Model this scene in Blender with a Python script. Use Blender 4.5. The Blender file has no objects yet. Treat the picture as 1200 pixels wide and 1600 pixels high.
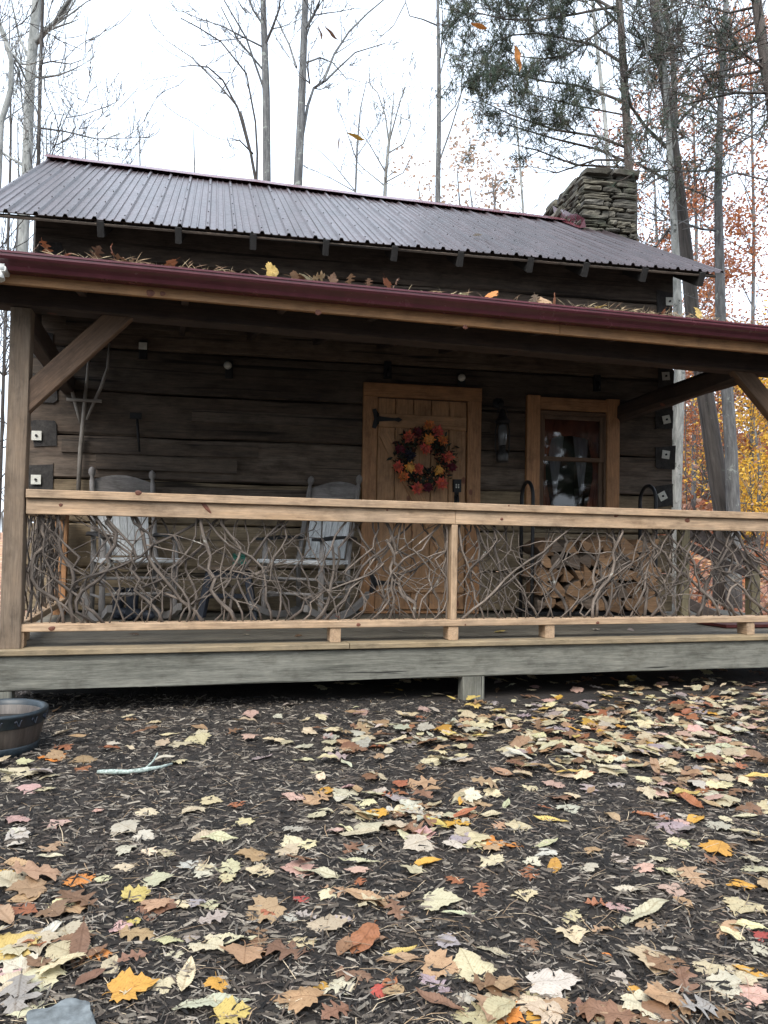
import bpy, math, random
from math import sin, cos, pi, radians, sqrt, atan2
from mathutils import Vector, Matrix, noise, Euler

sc = bpy.context.scene
COL = sc.collection
# ------------------------------------------------------------------ camera
EYE = 1.08
PITCH, ROLL = radians(2.15), radians(1.0)
cd = bpy.data.cameras.new("camera"); cam = bpy.data.objects.new("camera", cd); COL.objects.link(cam)
cd.sensor_fit = 'VERTICAL'; cd.sensor_height = 24; cd.lens = 18; cd.clip_start = .05; cd.clip_end = 600
CR = Matrix.Rotation(pi/2 + PITCH, 3, 'X') @ Matrix.Rotation(ROLL, 3, 'Z')
cam.matrix_world = Matrix.Translation((0, 0, EYE)) @ CR.to_4x4()
sc.camera = cam
# ------------------------------------------------------------------ world, sun, exposure
SUN_EL, SUN_AZ = radians(50), radians(196)      # azimuth from +Y towards +X: high in the open sky before the cabin
w = bpy.data.worlds.new("World"); sc.world = w; w.use_nodes = True
nt = w.node_tree; nt.nodes.clear()
sky = nt.nodes.new('ShaderNodeTexSky'); sky.sky_type = 'NISHITA'; sky.sun_disc = False
sky.sun_elevation = SUN_EL; sky.sun_rotation = SUN_AZ; sky.dust_density = 6; sky.air_density = 1.2; sky.ozone_density = 2
mixw = nt.nodes.new('ShaderNodeMix'); mixw.data_type = 'RGBA'; mixw.inputs[0].default_value = .72
mixw.inputs[7].default_value = (7.1, 8.0, 9.1, 1)     # thin bright overcast over the blue
bg = nt.nodes.new('ShaderNodeBackground'); bg.inputs[1].default_value = .13
wo = nt.nodes.new('ShaderNodeOutputWorld')
nt.links.new(sky.outputs[0], mixw.inputs[6]); nt.links.new(mixw.outputs[2], bg.inputs[0]); nt.links.new(bg.outputs[0], wo.inputs[0])
sd = bpy.data.lights.new("sun", 'SUN'); sd.energy = 1.3; sd.angle = radians(28); sd.color = (1, .95, .88)
sun = bpy.data.objects.new("sun", sd); COL.objects.link(sun)
sdir = Vector((sin(SUN_AZ)*cos(SUN_EL), cos(SUN_AZ)*cos(SUN_EL), sin(SUN_EL)))
sun.rotation_euler = sdir.to_track_quat('Z', 'Y').to_euler(); sun.location = sdir*60
vs = sc.view_settings; vs.view_transform = 'Standard'; vs.look = 'None'; vs.exposure = 1.25; vs.gamma = 1
sc.cycles.max_bounces = 6; sc.cycles.diffuse_bounces = 4; sc.cycles.transparent_max_bounces = 6
try: sc.cycles.use_denoising = True
except Exception: pass

# ------------------------------------------------------------------ helpers
def ray(px, py): return CR @ Vector(((px-600)/1200, -(py-800)/1200, -1))
def on_z(px, py, z):
    d = ray(px, py); return Vector((0, 0, EYE)) + d*((z-EYE)/d.z)
def at_y(px, py, y):                     # point of the photograph at a distance y in front of the lens
    d = ray(px, py); return Vector((0, 0, EYE)) + d*(y/d.y)
class Frame:
    def __init__(s, x, y, deg):
        s.o = Vector((x, y, 0)); s.a = radians(deg)
        s.ex = Vector((cos(s.a), sin(s.a), 0)); s.ey = Vector((-sin(s.a), cos(s.a), 0))
    def px(s, x, y, off):                # a point on the frame's plane y=off -> local x, z
        d = ray(x, y); n = s.ey; p0 = s.o + n*off; c = Vector((0, 0, EYE))
        p = c + d*((p0-c).dot(n)/d.dot(n)); return (p-s.o).dot(s.ex), p.z
    def w(s, x, y, z): return s.o + s.ex*x + s.ey*y + Vector((0, 0, z))
    def loc(s, p): q = Vector(p)-s.o; return q.dot(s.ex), q.dot(s.ey), p[2]
HOUSE = Frame(-.1744, 7.1829, 10)
PORCH = Frame(-2.2402, 4.5158, 15.4)
def vn(x, y, z=0): return noise.noise(Vector((x, y, z)))

class MB:
    def __init__(s): s.v = []; s.f = []; s.g = []; s.c = []; s.m = []; s.sm = []
    def face(s, idx, gr=None, col=None, mi=0, sm=False):
        s.f.append(idx); s.g.append(gr); s.c.append(col); s.m.append(mi); s.sm.append(sm)
    def beam(s, p0, p1, w, h, up=(0, 0, 1), ch=.004, seg=1, wob=0., seed=0, mi=0, col=None, bow=0., mid=None):
        """a sawn or hewn timber from p0 to p1: w sideways, h along up, chamfered edges, wobble for hand work"""
        p0 = Vector(p0); p1 = Vector(p1); d = p1-p0; L = d.length; d.normalize(); u = Vector(up)
        sd_ = d.cross(u).normalized(); u = sd_.cross(d).normalized()
        a, b = w/2, h/2; ch = min(ch, a*.45, b*.45)
        if ch > 0: sec = [(-a+ch, -b), (a-ch, -b), (a, -b+ch), (a, b-ch), (a-ch, b), (-a+ch, b), (-a, b-ch), (-a, -b+ch)]
        else: sec = [(-a, -b), (a, -b), (a, b), (-a, b)]
        n = len(sec); base = len(s.v); o1 = seed*3.713 % 97; o2 = seed*1.37 % 41
        gs = []
        for i in range(seg+1):
            t = i/seg; c = p0 + d*(L*t) + u*(bow*sin(pi*t))
            for k, (x, y) in enumerate(sec):
                if wob:
                    x += wob*vn(t*L*1.7+seed*7.1, k*.9, 1.3) ; y += wob*vn(t*L*1.7+seed*3.3, k*.9, 9.1)
                s.v.append(c + sd_*x + u*y); gs.append((L*t+o1, x+o2, y+o2*.7))
        for i in range(seg):
            for k in range(n):
                k2 = (k+1) % n; q = [base+i*n+k, base+i*n+k2, base+(i+1)*n+k2, base+(i+1)*n+k]
                s.face(q, [gs[j-base] for j in q], col, mi)
        q = [base+k for k in range(n)][::-1]; s.face(q, [gs[j-base] for j in q], col, mi if mid is None else mid)
        q = [base+seg*n+k for k in range(n)]; s.face(q, [gs[j-base] for j in q], col, mi if mid is None else mid)
        return s
    def box(s, x0, x1, y0, y1, z0, z1, **k):
        """axis-aligned timber along its longest side"""
        dx, dy, dz = x1-x0, y1-y0, z1-z0; cx, cy, cz = (x0+x1)/2, (y0+y1)/2, (z0+z1)/2
        if dx >= dy and dx >= dz: return s.beam((x0, cy, cz), (x1, cy, cz), dy, dz, **k)
        if dz >= dy: return s.beam((cx, cy, z0), (cx, cy, z1), dx, dy, up=(0, 1, 0), **k)
        return s.beam((cx, y0, cz), (cx, y1, cz), dx, dz, **k)
    def tube(s, pts, rad, sides=6, mi=0, col=None, sm=True, cap=True, seed=0):
        pts = [Vector(p) for p in pts]; n = len(pts); base = len(s.v); gs = []; L = 0; ref = None
        if not hasattr(rad, '__len__'): rad = [rad]*n
        for i, p in enumerate(pts):
            t = (pts[min(i+1, n-1)]-pts[max(i-1, 0)])
            if t.length < 1e-9: t = Vector((0, 0, 1))
            t.normalize()
            if ref is None: ref = t.orthogonal().normalized()
            ref = (ref - t*ref.dot(t))
            if ref.length < 1e-6: ref = t.orthogonal()
            ref.normalize(); b = t.cross(ref)
            if i: L += (p-pts[i-1]).length
            for k in range(sides):
                a = 2*pi*k/sides; s.v.append(p + (ref*cos(a)+b*sin(a))*rad[i]); gs.append((L+seed*3.7 % 50, cos(a)*rad[i]+seed % 13, sin(a)*rad[i]))
        for i in range(n-1):
            for k in range(sides):
                k2 = (k+1) % sides; q = [base+i*sides+k, base+i*sides+k2, base+(i+1)*sides+k2, base+(i+1)*sides+k]
                s.face(q, [gs[j-base] for j in q], col, mi, sm)
        if cap:
            q = [base+k for k in range(sides)][::-1]; s.face(q, [gs[j-base] for j in q], col, mi)
            q = [base+(n-1)*sides+k for k in range(sides)]; s.face(q, [gs[j-base] for j in q], col, mi)
        return s
    def lathe(s, prof, n=24, c=(0, 0, 0), mi=0, sm=True, col=None):
        c = Vector(c); base = len(s.v); m = len(prof)
        for r, z in prof:
            for k in range(n): a = 2*pi*k/n; s.v.append(c+Vector((r*cos(a), r*sin(a), z)))
        for i in range(m-1):
            for k in range(n):
                k2 = (k+1) % n; q = [base+i*n+k, base+i*n+k2, base+(i+1)*n+k2, base+(i+1)*n+k]
                s.face(q, [(s.v[j].z, (j-base) % n*.05, 0) for j in q], col, mi, sm)
        return s
    def prism(s, poly, z0, z1, fn=None, mi=0, col=None):
        """polygon (x, y) between two heights; fn maps (x, y, z) to a point"""
        fn = fn or (lambda x, y, z: Vector((x, y, z))); n = len(poly); base = len(s.v)
        for z in (z0, z1):
            for x, y in poly: s.v.append(fn(x, y, z))
        gr = lambda q: [(poly[(j-base) % n][0], poly[(j-base) % n][1], z0 if j-base < n else z1) for j in q]
        for k in range(n):
            k2 = (k+1) % n; q = [base+k, base+k2, base+n+k2, base+n+k]; s.face(q, gr(q), col, mi)
        q = [base+k for k in range(n)][::-1]; s.face(q, gr(q), col, mi)
        q = [base+n+k for k in range(n)]; s.face(q, gr(q), col, mi)
        return s
    def rock(s, c, sx, sy, sz, seed=0, rough=.18, mi=0, col=None, n=(4, 3, 2), rot=0):
        """a lumpy split stone: a subdivided box pushed towards a superellipsoid"""
        c = Vector(c); cache = {}; cr, sr = cos(rot), sin(rot)
        def P(x, y, z):
            key = (round(x, 4), round(y, 4), round(z, 4))
            if key in cache: return cache[key]
            l = (abs(x)**9+abs(y)**9+abs(z)**9)**(1/9)
            k = 1/l if l > 0 else 1
            k *= 1+rough*vn(x*1.3+seed*5.1, y*1.3+seed*2.7, z*1.3+seed)
            v = Vector((x*k*sx/2, y*k*sy/2, z*k*sz/2)); v = Vector((v.x*cr-v.y*sr, v.x*sr+v.y*cr, v.z))
            s.v.append(c+v); cache[key] = len(s.v)-1; return cache[key]
        for ax in range(3):
            o = [i for i in range(3) if i != ax]; na, nb = n[o[0]], n[o[1]]
            for sg in (-1, 1):
                for i in range(na):
                    for j in range(nb):
                        q = []
                        for (a, b) in ((i, j), (i+1, j), (i+1, j+1), (i, j+1)):
                            p = [0, 0, 0]; p[ax] = sg; p[o[0]] = -1+2*a/na; p[o[1]] = -1+2*b/nb; q.append(P(*p))
                        if (sg > 0) != (ax != 1): q = q[::-1]
                        s.face(q, [tuple(s.v[t]) for t in q], col, mi)
        return s
    def knot(s, x, y, z, r, rz=None, tilt=0.):
        rz = rz or r
        b0 = len(s.v); n = 14; s.v.append(Vector((x, y-.003, z)))
        for rr, dy in ((.55, -.0032), (1., -.0008)):
            for k in range(n): a = 2*pi*k/n; u, v_ = cos(a)*r*rr*(1+.12*sin(3*a+x)), sin(a)*rz*rr; s.v.append(Vector((x+u*cos(tilt)-v_*sin(tilt), y+dy, z+u*sin(tilt)+v_*cos(tilt))))
        for k in range(n):
            k2 = (k+1) % n; g_ = lambda q: [(s.v[j].x, s.v[j].z, 0) for j in q]
            for q in ([b0, b0+1+k, b0+1+k2], [b0+1+k, b0+1+n+k, b0+1+n+k2, b0+1+k2]): q = q[::-1]; s.face(q, g_(q), None, 1)
        return s
    def build(s, name, mats, parent=None, loc=None, rot=None, kind=None):
        me = bpy.data.meshes.new(name); me.from_pydata([tuple(v) for v in s.v], [], s.f)
        if any(m_.get('needs_tint') for m_ in (mats if isinstance(mats, (list, tuple)) else [mats])): s.c = [c_ or (.45, .44, .43) for c_ in s.c]
        fill(me, s)
        for m in (mats if isinstance(mats, (list, tuple)) else [mats]): me.materials.append(m)
        return link(name, me, parent, loc, rot, kind)
def fill(me, s):
    if any(s.m): me.polygons.foreach_set('material_index', s.m)
    me.polygons.foreach_set('use_smooth', s.sm)
    if any(g is not None for g in s.g):
        a = me.attributes.new('gr', 'FLOAT_VECTOR', 'CORNER'); fl = []
        for f, g in zip(s.f, s.g):
            if g is None: fl.extend([0.]*3*len(f))
            else:
                for t in g: fl.extend(t)
        a.data.foreach_set('vector', fl)
    if any(c is not None for c in s.c):
        a = me.attributes.new('tint', 'FLOAT_COLOR', 'CORNER'); fl = []
        for f, c in zip(s.f, s.c):
            c = c or (.42, .42, .42); fl.extend((c[0], c[1], c[2], 1.)*len(f))
        a.data.foreach_set('color', fl)
    me.update()
def link(name, me, parent=None, loc=None, rot=None, kind=None):
    o = bpy.data.objects.new(name, me); COL.objects.link(o)
    if parent: o.parent = parent
    if loc is not None: o.location = loc
    if rot is not None: o.rotation_euler = rot
    if kind: o['kind'] = kind
    return o
def tag(o, label, cat, group=None, kind=None):
    o['label'] = label; o['category'] = cat
    if group: o['group'] = group
    if kind: o['kind'] = kind
    return o
def thing(name, label, cat, loc=(0, 0, 0), rotz=0, group=None, frame=None):
    o = bpy.data.objects.new(name, None); COL.objects.link(o); o.empty_display_size = .2
    if frame: loc = frame.w(*loc); rotz += frame.a
    o.location = loc; o.rotation_euler = (0, 0, rotz); return tag(o, label, cat, group)
def copy_tree(o, parent=None):
    c = o.copy(); COL.objects.link(c); c.parent = parent
    for ch in list(o.children): copy_tree(ch, c)
    return c

# ------------------------------------------------------------------ materials
def nodes(name):
    m = bpy.data.materials.new(name); m.use_nodes = True; t = m.node_tree
    return m, t, t.nodes['Principled BSDF']
def N(t, typ, **kw):
    n = t.nodes.new(typ)
    for k, v in kw.items():
        if k.startswith('i'): n.inputs[int(k[1:])].default_value = v
        else: setattr(n, k, v)
    return n
def ramp(t, stops, fac):
    n = t.nodes.new('ShaderNodeValToRGB'); e = n.color_ramp.elements
    while len(e) < len(stops): e.new(.5)
    for el, (p, c) in zip(e, stops): el.position = p; el.color = (*c, 1) if len(c) == 3 else c
    t.links.new(fac, n.inputs[0]); return n
def mix(t, fac, a, b, mode='MIX'):
    n = t.nodes.new('ShaderNodeMix'); n.data_type = 'RGBA'; n.blend_type = mode
    for i, x in ((0, fac), (6, a), (7, b)):
        if isinstance(x, (int, float)): n.inputs[i].default_value = x
        elif isinstance(x, (tuple, list)): n.inputs[i].default_value = (*x, 1)
        else: t.links.new(x, n.inputs[i])
    return n.outputs[2]
def bump(t, b, h, strength=.4, dist=.01):
    n = N(t, 'ShaderNodeBump'); n.inputs['Strength'].default_value = strength; n.inputs['Distance'].default_value = dist
    t.links.new(h, n.inputs['Height']); t.links.new(n.outputs[0], b.inputs['Normal'])
def coords(t, kind, scale):
    if kind == 'gr': a = N(t, 'ShaderNodeAttribute', attribute_name='gr'); v = a.outputs['Vector']
    else: a = N(t, 'ShaderNodeTexCoord'); v = a.outputs['Object' if kind == 'ob' else 'Generated']
    m = N(t, 'ShaderNodeMapping'); m.inputs['Scale'].default_value = scale; t.links.new(v, m.inputs[0]); return m.outputs[0]
def noise_n(t, v, scale=1., detail=4., rough=.6, dist=0.):
    n = N(t, 'ShaderNodeTexNoise'); n.inputs['Scale'].default_value = scale; n.inputs['Detail'].default_value = detail
    n.inputs['Roughness'].default_value = rough; n.inputs['Distortion'].default_value = dist; t.links.new(v, n.inputs['Vector']); return n
def wood(name, dark, light, weather=None, wf=.5, knots=0., rough=.75, gs=(1.6, 34, 34), b=.35, cracks=0., moss=None, orand=0., tint=False):
    """timber: grain runs along the stored grain coordinate; weathered patches, knots and drying cracks"""
    m, t, p = nodes(name)
    g = noise_n(t, coords(t, 'gr', gs), 1, 6, .62, .25)
    c = ramp(t, [(.28, dark), (.5, [(a+b_)/2 for a, b_ in zip(dark, light)]), (.72, light)], g.outputs[0]).outputs[0]
    if weather:
        lo = noise_n(t, coords(t, 'gr', (.9, 3.5, 3.5)), 1.6, 5, .65)
        f = ramp(t, [(.5-wf*.35, (0, 0, 0)), (.62, (1, 1, 1))], lo.outputs[0])
        c = mix(t, f.outputs[0], c, mix(t, .55, c, weather))
    if moss:
        lo = noise_n(t, coords(t, 'gr', (1.7, 6, 6)), 2.3, 6, .7)
        c = mix(t, ramp(t, [(.55, (0, 0, 0)), (.7, (1, 1, 1))], lo.outputs[0]).outputs[0], c, moss)
    if knots:
        v = N(t, 'ShaderNodeTexVoronoi'); v.inputs['Scale'].default_value = 1
        t.links.new(coords(t, 'gr', (4.2, 6.2, 1.2)), v.inputs['Vector'])
        kf = ramp(t, [(.0, (1, 1, 1)), (knots*1.5, (.75, .75, .75)), (knots*2, (0, 0, 0))], v.outputs['Distance'])
        sc3 = N(t, 'ShaderNodeSeparateColor'); t.links.new(v.outputs['Color'], sc3.inputs[0])
        kr = ramp(t, [(.66, (0, 0, 0)), (.68, (1, 1, 1))], sc3.outputs[0])
        c = mix(t, mix(t, 1., kf.outputs[0], kr.outputs[0], 'MULTIPLY'), c, (.16, .05, .03))
    h = g.outputs[0]
    if cracks:
        k = noise_n(t, coords(t, 'gr', (.7, 22, 22)), 1, 3, .5, .6)
        kf = ramp(t, [(.30, (1, 1, 1)), (.30+cracks, (0, 0, 0))], k.outputs[0])
        c = mix(t, kf.outputs[0], c, [x*.25 for x in dark])
    fine = noise_n(t, coords(t, 'gr', (gs[0]*5, gs[1]*4, gs[2]*4)), 1, 3, .6)
    c = mix(t, 1., c, ramp(t, [(.3, (.72, .72, .72)), (.7, (1.2, 1.2, 1.2))], fine.outputs[0]).outputs[0], 'MULTIPLY')
    blo = noise_n(t, coords(t, 'gr', (5, 9, 9)), 1, 5, .7)
    c = mix(t, 1., c, ramp(t, [(.28, (.55, .53, .5)), (.5, (1., 1., 1.)), (.72, (1.22, 1.2, 1.18))], blo.outputs[0]).outputs[0], 'MULTIPLY')
    if tint: m['needs_tint'] = 1; c = mix(t, 1., c, mix(t, 1., N(t, 'ShaderNodeAttribute', attribute_name='tint').outputs['Color'], (2, 2, 2), 'MULTIPLY'), 'MULTIPLY')
    if orand:
        oi = N(t, 'ShaderNodeObjectInfo'); c = mix(t, 1., c, ramp(t, [(0, (1-orand, 1-orand*1.1, 1-orand*1.2)), (1, (1.25, 1.2, 1.15))], oi.outputs['Random']).outputs[0], 'MULTIPLY')
    t.links.new(c, p.inputs['Base Color']); p.inputs['Roughness'].default_value = rough
    bump(t, p, h, b, .006); return m
def plain(name, col, rough=.5, metal=0., var=.15, sc_=30, b=.1, coat=0.):
    m, t, p = nodes(name); n = noise_n(t, coords(t, 'ob', (1, 1, 1)), sc_, 4, .6)
    c = ramp(t, [(.3, [x*(1-var) for x in col]), (.7, [min(1, x*(1+var)) for x in col])], n.outputs[0])
    t.links.new(c.outputs[0], p.inputs['Base Color']); p.inputs['Metallic'].default_value = metal
    r = ramp(t, [(.3, (rough*.85,)*3), (.7, (min(1, rough*1.2),)*3)], n.outputs[0]); t.links.new(r.outputs[0], p.inputs['Roughness'])
    if b: bump(t, p, n.outputs[0], b, .003)
    return m
def tinted(name, rough=.8, var=.25, sc_=14, b=.5, moss=None, bd=.01, trans=0.):
    """colour stored per piece, broken up by noise"""
    m, t, p = nodes(name); a = N(t, 'ShaderNodeAttribute', attribute_name='tint')
    n = noise_n(t, coords(t, 'ob', (1, 1, 1)), sc_, 6, .65)
    c = mix(t, 1., a.outputs['Color'], ramp(t, [(.25, (1-var*1.6,)*3), (.75, (1+var,)*3)], n.outputs[0]).outputs[0], 'MULTIPLY')
    if moss:
        n2 = noise_n(t, coords(t, 'ob', (1, 1, 1)), sc_*.35, 5, .7)
        c = mix(t, ramp(t, [(.5, (0, 0, 0)), (.68, (1, 1, 1))], n2.outputs[0]).outputs[0], c, moss)
    t.links.new(c, p.inputs['Base Color']); p.inputs['Roughness'].default_value = rough
    if b: bump(t, p, n.outputs[0], b, bd)
    if trans:
        tr = N(t, 'ShaderNodeBsdfTranslucent'); t.links.new(c, tr.inputs[0]); ms = N(t, 'ShaderNodeMixShader'); ms.inputs[0].default_value = trans
        t.links.new(p.outputs[0], ms.inputs[1]); t.links.new(tr.outputs[0], ms.inputs[2]); t.links.new(ms.outputs[0], t.nodes['Material Output'].inputs[0])
    return m
M = {}
M['pine'] = wood('pine_rail', (.36, .235, .135), (.53, .375, .24), (.30, .23, .165), .5, 0, .7, b=.2)
M['fascia'] = wood('pine_fascia', (.28, .135, .05), (.44, .23, .093), (.22, .125, .06), .4, 0, .65, b=.2)
M['post'] = wood('weathered_post', (.135, .092, .06), (.235, .172, .115), (.17, .14, .11), .6, .07, .8, b=.4)
M['brace'] = wood('brace_timber', (.095, .055, .032), (.18, .108, .064), (.13, .088, .06), .5, .08, .75)
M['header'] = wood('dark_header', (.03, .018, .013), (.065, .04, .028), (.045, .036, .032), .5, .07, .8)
M['greybeam'] = wood('grey_sill_beam', (.07, .072, .06), (.20, .20, .17), (.22, .22, .19), .35, .0, .85, gs=(2.2, 42, 42), b=.8, cracks=.05)
M['deck'] = wood('deck_board', (.10, .09, .07), (.20, .175, .13), (.15, .145, .125), .7, .05, .75)
M['deckedge'] = wood('deck_edge_board', (.20, .152, .085), (.35, .272, .165), (.2, .17, .125), .5, .05, .75)
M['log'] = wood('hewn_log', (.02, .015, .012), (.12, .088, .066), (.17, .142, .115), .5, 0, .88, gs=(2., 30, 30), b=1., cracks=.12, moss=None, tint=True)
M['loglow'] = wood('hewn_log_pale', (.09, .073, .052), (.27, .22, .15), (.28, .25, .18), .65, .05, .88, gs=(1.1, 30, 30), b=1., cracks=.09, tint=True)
M['logend'] = wood('log_end_grain', (.018, .017, .017), (.055, .051, .048), None, 0, 0, .9, gs=(20, 20, 20), b=.8)
M['door'] = wood('door_plank', (.31, .165, .07), (.50, .285, .14), (.35, .2, .105), .5, .08, .6, gs=(1.4, 40, 40))
M['casing'] = wood('casing_board', (.31, .145, .057), (.50, .265, .12), (.34, .18, .088), .5, .07, .6)
M['oldgrey'] = wood('old_grey_wood', (.15, .137, .13), (.28, .262, .25), (.31, .3, .285), .6, 0, .85, gs=(3, 45, 45))
M['palewood'] = wood('pale_painted_wood', (.5, .53, .54), (.78, .80, .80), (.56, .58, .58), .5, 0, .85, gs=(3, 60, 60))
M['greenpost'] = wood('treated_post', (.22, .18, .10), (.34, .28, .17), (.24, .22, .14), .6, .06, .75)
M['darkwood'] = wood('dark_handrail', (.07, .05, .042), (.13, .10, .085), (.15, .13, .12), .5, 0, .75)
M['fork'] = wood('fork_wood', (.2, .18, .16), (.36, .33, .29), None, 0, 0, .8, gs=(3, 70, 70))
M['firebark'] = wood('firewood_bark', (.04, .03, .025), (.14, .105, .08), (.15, .13, .11), .6, 0, .92, gs=(6, 34, 34), b=1., orand=.4)
M['fireend'] = wood('firewood_split', (.15, .09, .048), (.35, .225, .125), (.16, .105, .07), .55, 0, .85, gs=(9, 60, 60), b=.7, orand=.5)
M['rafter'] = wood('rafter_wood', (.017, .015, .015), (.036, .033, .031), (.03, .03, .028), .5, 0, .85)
M['oldmetal'] = plain('old_lantern_metal', (.07, .07, .07), .4, .6, .3, 40, .2)
M['black'] = plain('black_iron', (.014, .015, .017), .55, .3, .3, 40, .25)
M['navy'] = plain('navy_paint', (.016, .022, .035), .55, 0, .3, 30, .15)
M['green'] = plain('green_box', (.02, .13, .09), .5, 0, .2, 30, .1)
M['gutter'] = plain('burgundy_gutter', (.105, .027, .036), .24, .0, .18, 9, .03)
M['redmat'] = plain('dark_red_mat', (.10, .022, .02), .6, 0, .25, 30, .3)
M['zinc'] = plain('pale_zinc', (.62, .62, .56), .45, .2, .12, 60, .1)
M['white'] = plain('white_enamel', (.7, .71, .68), .35, 0, .1, 40, .05)
M['stonegrey'] = plain('blue_grey_stone', (.12, .135, .14), .85, 0, .5, 35, 1.)
M['chimney'] = tinted('chimney_stone', .92, .4, 9, .9, (.075, .08, .055), .02)
M['mortar'] = plain('dark_mortar', (.05, .048, .04), .95, 0, .3, 30, .8)
M['tubbrown'] = wood('barrel_staves', (.036, .03, .026), (.085, .07, .06), None, 0, 0, .5, gs=(3, 14, 14), b=.3)
M['tubband'] = plain('barrel_bands', (.018, .028, .036), .42, .1, .3, 30, .2)
M['soil'] = plain('potting_soil', (.018, .015, .012), .95, 0, .4, 60, .8)
M['lichen'] = plain('lichened_stick', (.30, .36, .33), .9, 0, .6, 90, .8)
M['wick'] = tinted('wreath_bits', .75, .3, 40, .2)
M['lampglass'] = plain('clouded_lamp_glass', (.09, .095, .1), .12, 0, .15, 20, .02)
M['curtain'] = plain('red_brown_curtain', (.13, .04, .022), .9, 0, .4, 5, .1)
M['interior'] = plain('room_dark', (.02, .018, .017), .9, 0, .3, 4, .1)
# railing twigs: grey brown bark with pale lichen scabs
def bark(name, a, b_, patch, pf, gs=(9, 60, 60), bs=.8, streak=None, orand=False):
    m, t, p = nodes(name); g = noise_n(t, coords(t, 'gr', gs), 1, 6, .65, .3)
    c = ramp(t, [(.3, a), (.7, b_)], g.outputs[0]).outputs[0]
    v = noise_n(t, coords(t, 'ob', (1, 1, 1)), 5.5 if gs[0] > 4 else 6.5, 6, .75)
    c = mix(t, ramp(t, [(pf, (0, 0, 0)), (pf+.06, (1, 1, 1))], v.outputs[0]).outputs[0], c, patch)
    if orand: c = mix(t, 1., c, ramp(t, [(0, (.55, .55, .56)), (1, (1.3, 1.28, 1.25))], N(t, 'ShaderNodeObjectInfo').outputs['Random']).outputs[0], 'MULTIPLY')
    t.links.new(c, p.inputs['Base Color']); p.inputs['Roughness'].default_value = .9; bump(t, p, g.outputs[0], bs, .008 if gs[0] > 4 else .03); return m
M['twig'] = bark('laurel_twig', (.042, .035, .030), (.215, .18, .153), (.45, .47, .43), .63, orand=True)
M['barkpale'] = bark('pale_bark', (.13, .14, .135), (.42, .43, .41), (.075, .08, .075), .58, (3.5, 14, 14), 1.)
M['barkgrey'] = bark('grey_bark', (.06, .062, .066), (.21, .215, .215), (.30, .33, .30), .58, (3.4, 22, 22), 1.)
M['barkdark'] = bark('dark_bark', (.02, .018, .018), (.12, .108, .098), (.13, .145, .12), .62, (1.6, 24, 24), 1.)
M['barkpine'] = bark('pine_bark', (.028, .024, .022), (.15, .125, .11), (.15, .15, .14), .62, (3, 20, 20), 1.)
M['needle'] = tinted('pine_needles', .6, .15, 3, 0, None, .01, .45)
M['knot'] = wood('wood_knot', (.09, .03, .02), (.2, .075, .04), None, 0, 0, .6, gs=(60, 60, 60), b=.2)
M['foliage'] = tinted('autumn_foliage', .6, .15, 4, 0, None, .01, .45)
# metal roofing: painted burgundy sheet, weather film, screw heads
m, t, p = nodes('burgundy_roof_metal'); n = noise_n(t, coords(t, 'ob', (3, .7, .7)), 2.2, 5, .6)
c = ramp(t, [(.3, (.043, .035, .038)), (.7, (.082, .063, .068))], n.outputs[0]); t.links.new(c.outputs[0], p.inputs['Base Color'])
n2 = noise_n(t, coords(t, 'ob', (1, 1, 1)), 22, 5, .7)
t.links.new(ramp(t, [(.3, (.26,)*3), (.7, (.42,)*3)], n2.outputs[0]).outputs[0], p.inputs['Roughness']); p.inputs['Specular IOR Level'].default_value = .45; bump(t, p, n2.outputs[0], .05, .004); M['roof'] = m
m, t, p = nodes('window_glass'); gl_ = N(t, 'ShaderNodeBsdfGlossy', i1=.03); tp_ = N(t, 'ShaderNodeBsdfTransparent'); fr0 = N(t, 'ShaderNodeFresnel', i0=1.5); ms0 = N(t, 'ShaderNodeMixShader')
t.links.new(fr0.outputs[0], ms0.inputs[0]); t.links.new(tp_.outputs[0], ms0.inputs[1]); t.links.new(gl_.outputs[0], ms0.inputs[2]); t.links.new(ms0.outputs[0], t.nodes['Material Output'].inputs[0]); M['glass'] = m
M['sheer'] = plain('white_sheer', (.12, .125, .14), .9, 0, .1, 5, .05)
# ------------------------------------------------------------------ ground
def sst(x): x = max(0., min(1., x)); return x*x*(3-2*x)
def ground_z(x, y):
    z = 6.4*sst((y-13)/34)*sst((x-.5)/11) + 1.2*sst((y-18)/30)
    if y < 9: z += .012*vn(x*1.6, y*1.6, 3)+.008*vn(x*5, y*5, 7)+.006*vn(x*14, y*14, 2)
    return z
def axis(a, b, st, far0, far1, k=14):
    xs = [a+st*i for i in range(int((b-a)/st)+1)]
    lo = [a-(a-far0)*((i/k)**2) for i in range(k, 0, -1)]; hi = [xs[-1]+(far1-xs[-1])*((i/k)**2) for i in range(1, k+1)]
    return lo+xs+hi
gx = axis(-2.6, 3.6, .04, -140, 140, 22); gy = axis(1.1, 6.3, .04, -60, 190, 26)
g = MB()
for y in gy:
    for x in gx: g.v.append((x, y, ground_z(x, y)))
nx = len(gx)
for j in range(len(gy)-1):
    for i in range(nx-1): g.face([j*nx+i, j*nx+i+1, (j+1)*nx+i+1, (j+1)*nx+i], None, None, 0, True)
m, t, p = nodes('mulch_and_leaf_litter')
o1 = coords(t, 'ob', (1, 1, 1))
n1 = noise_n(t, coords(t, 'ob', (26, 70, 40)), 1, 8, .75, .8); n2 = noise_n(t, o1, 2.2, 5, .6); n3 = noise_n(t, o1, 130, 3, .6)
c1 = ramp(t, [(.3, (.009, .008, .008)), (.54, (.024, .021, .019)), (.68, (.06, .05, .042)), (.8, (.17, .145, .12))], n1.outputs[0]).outputs[0]
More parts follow.
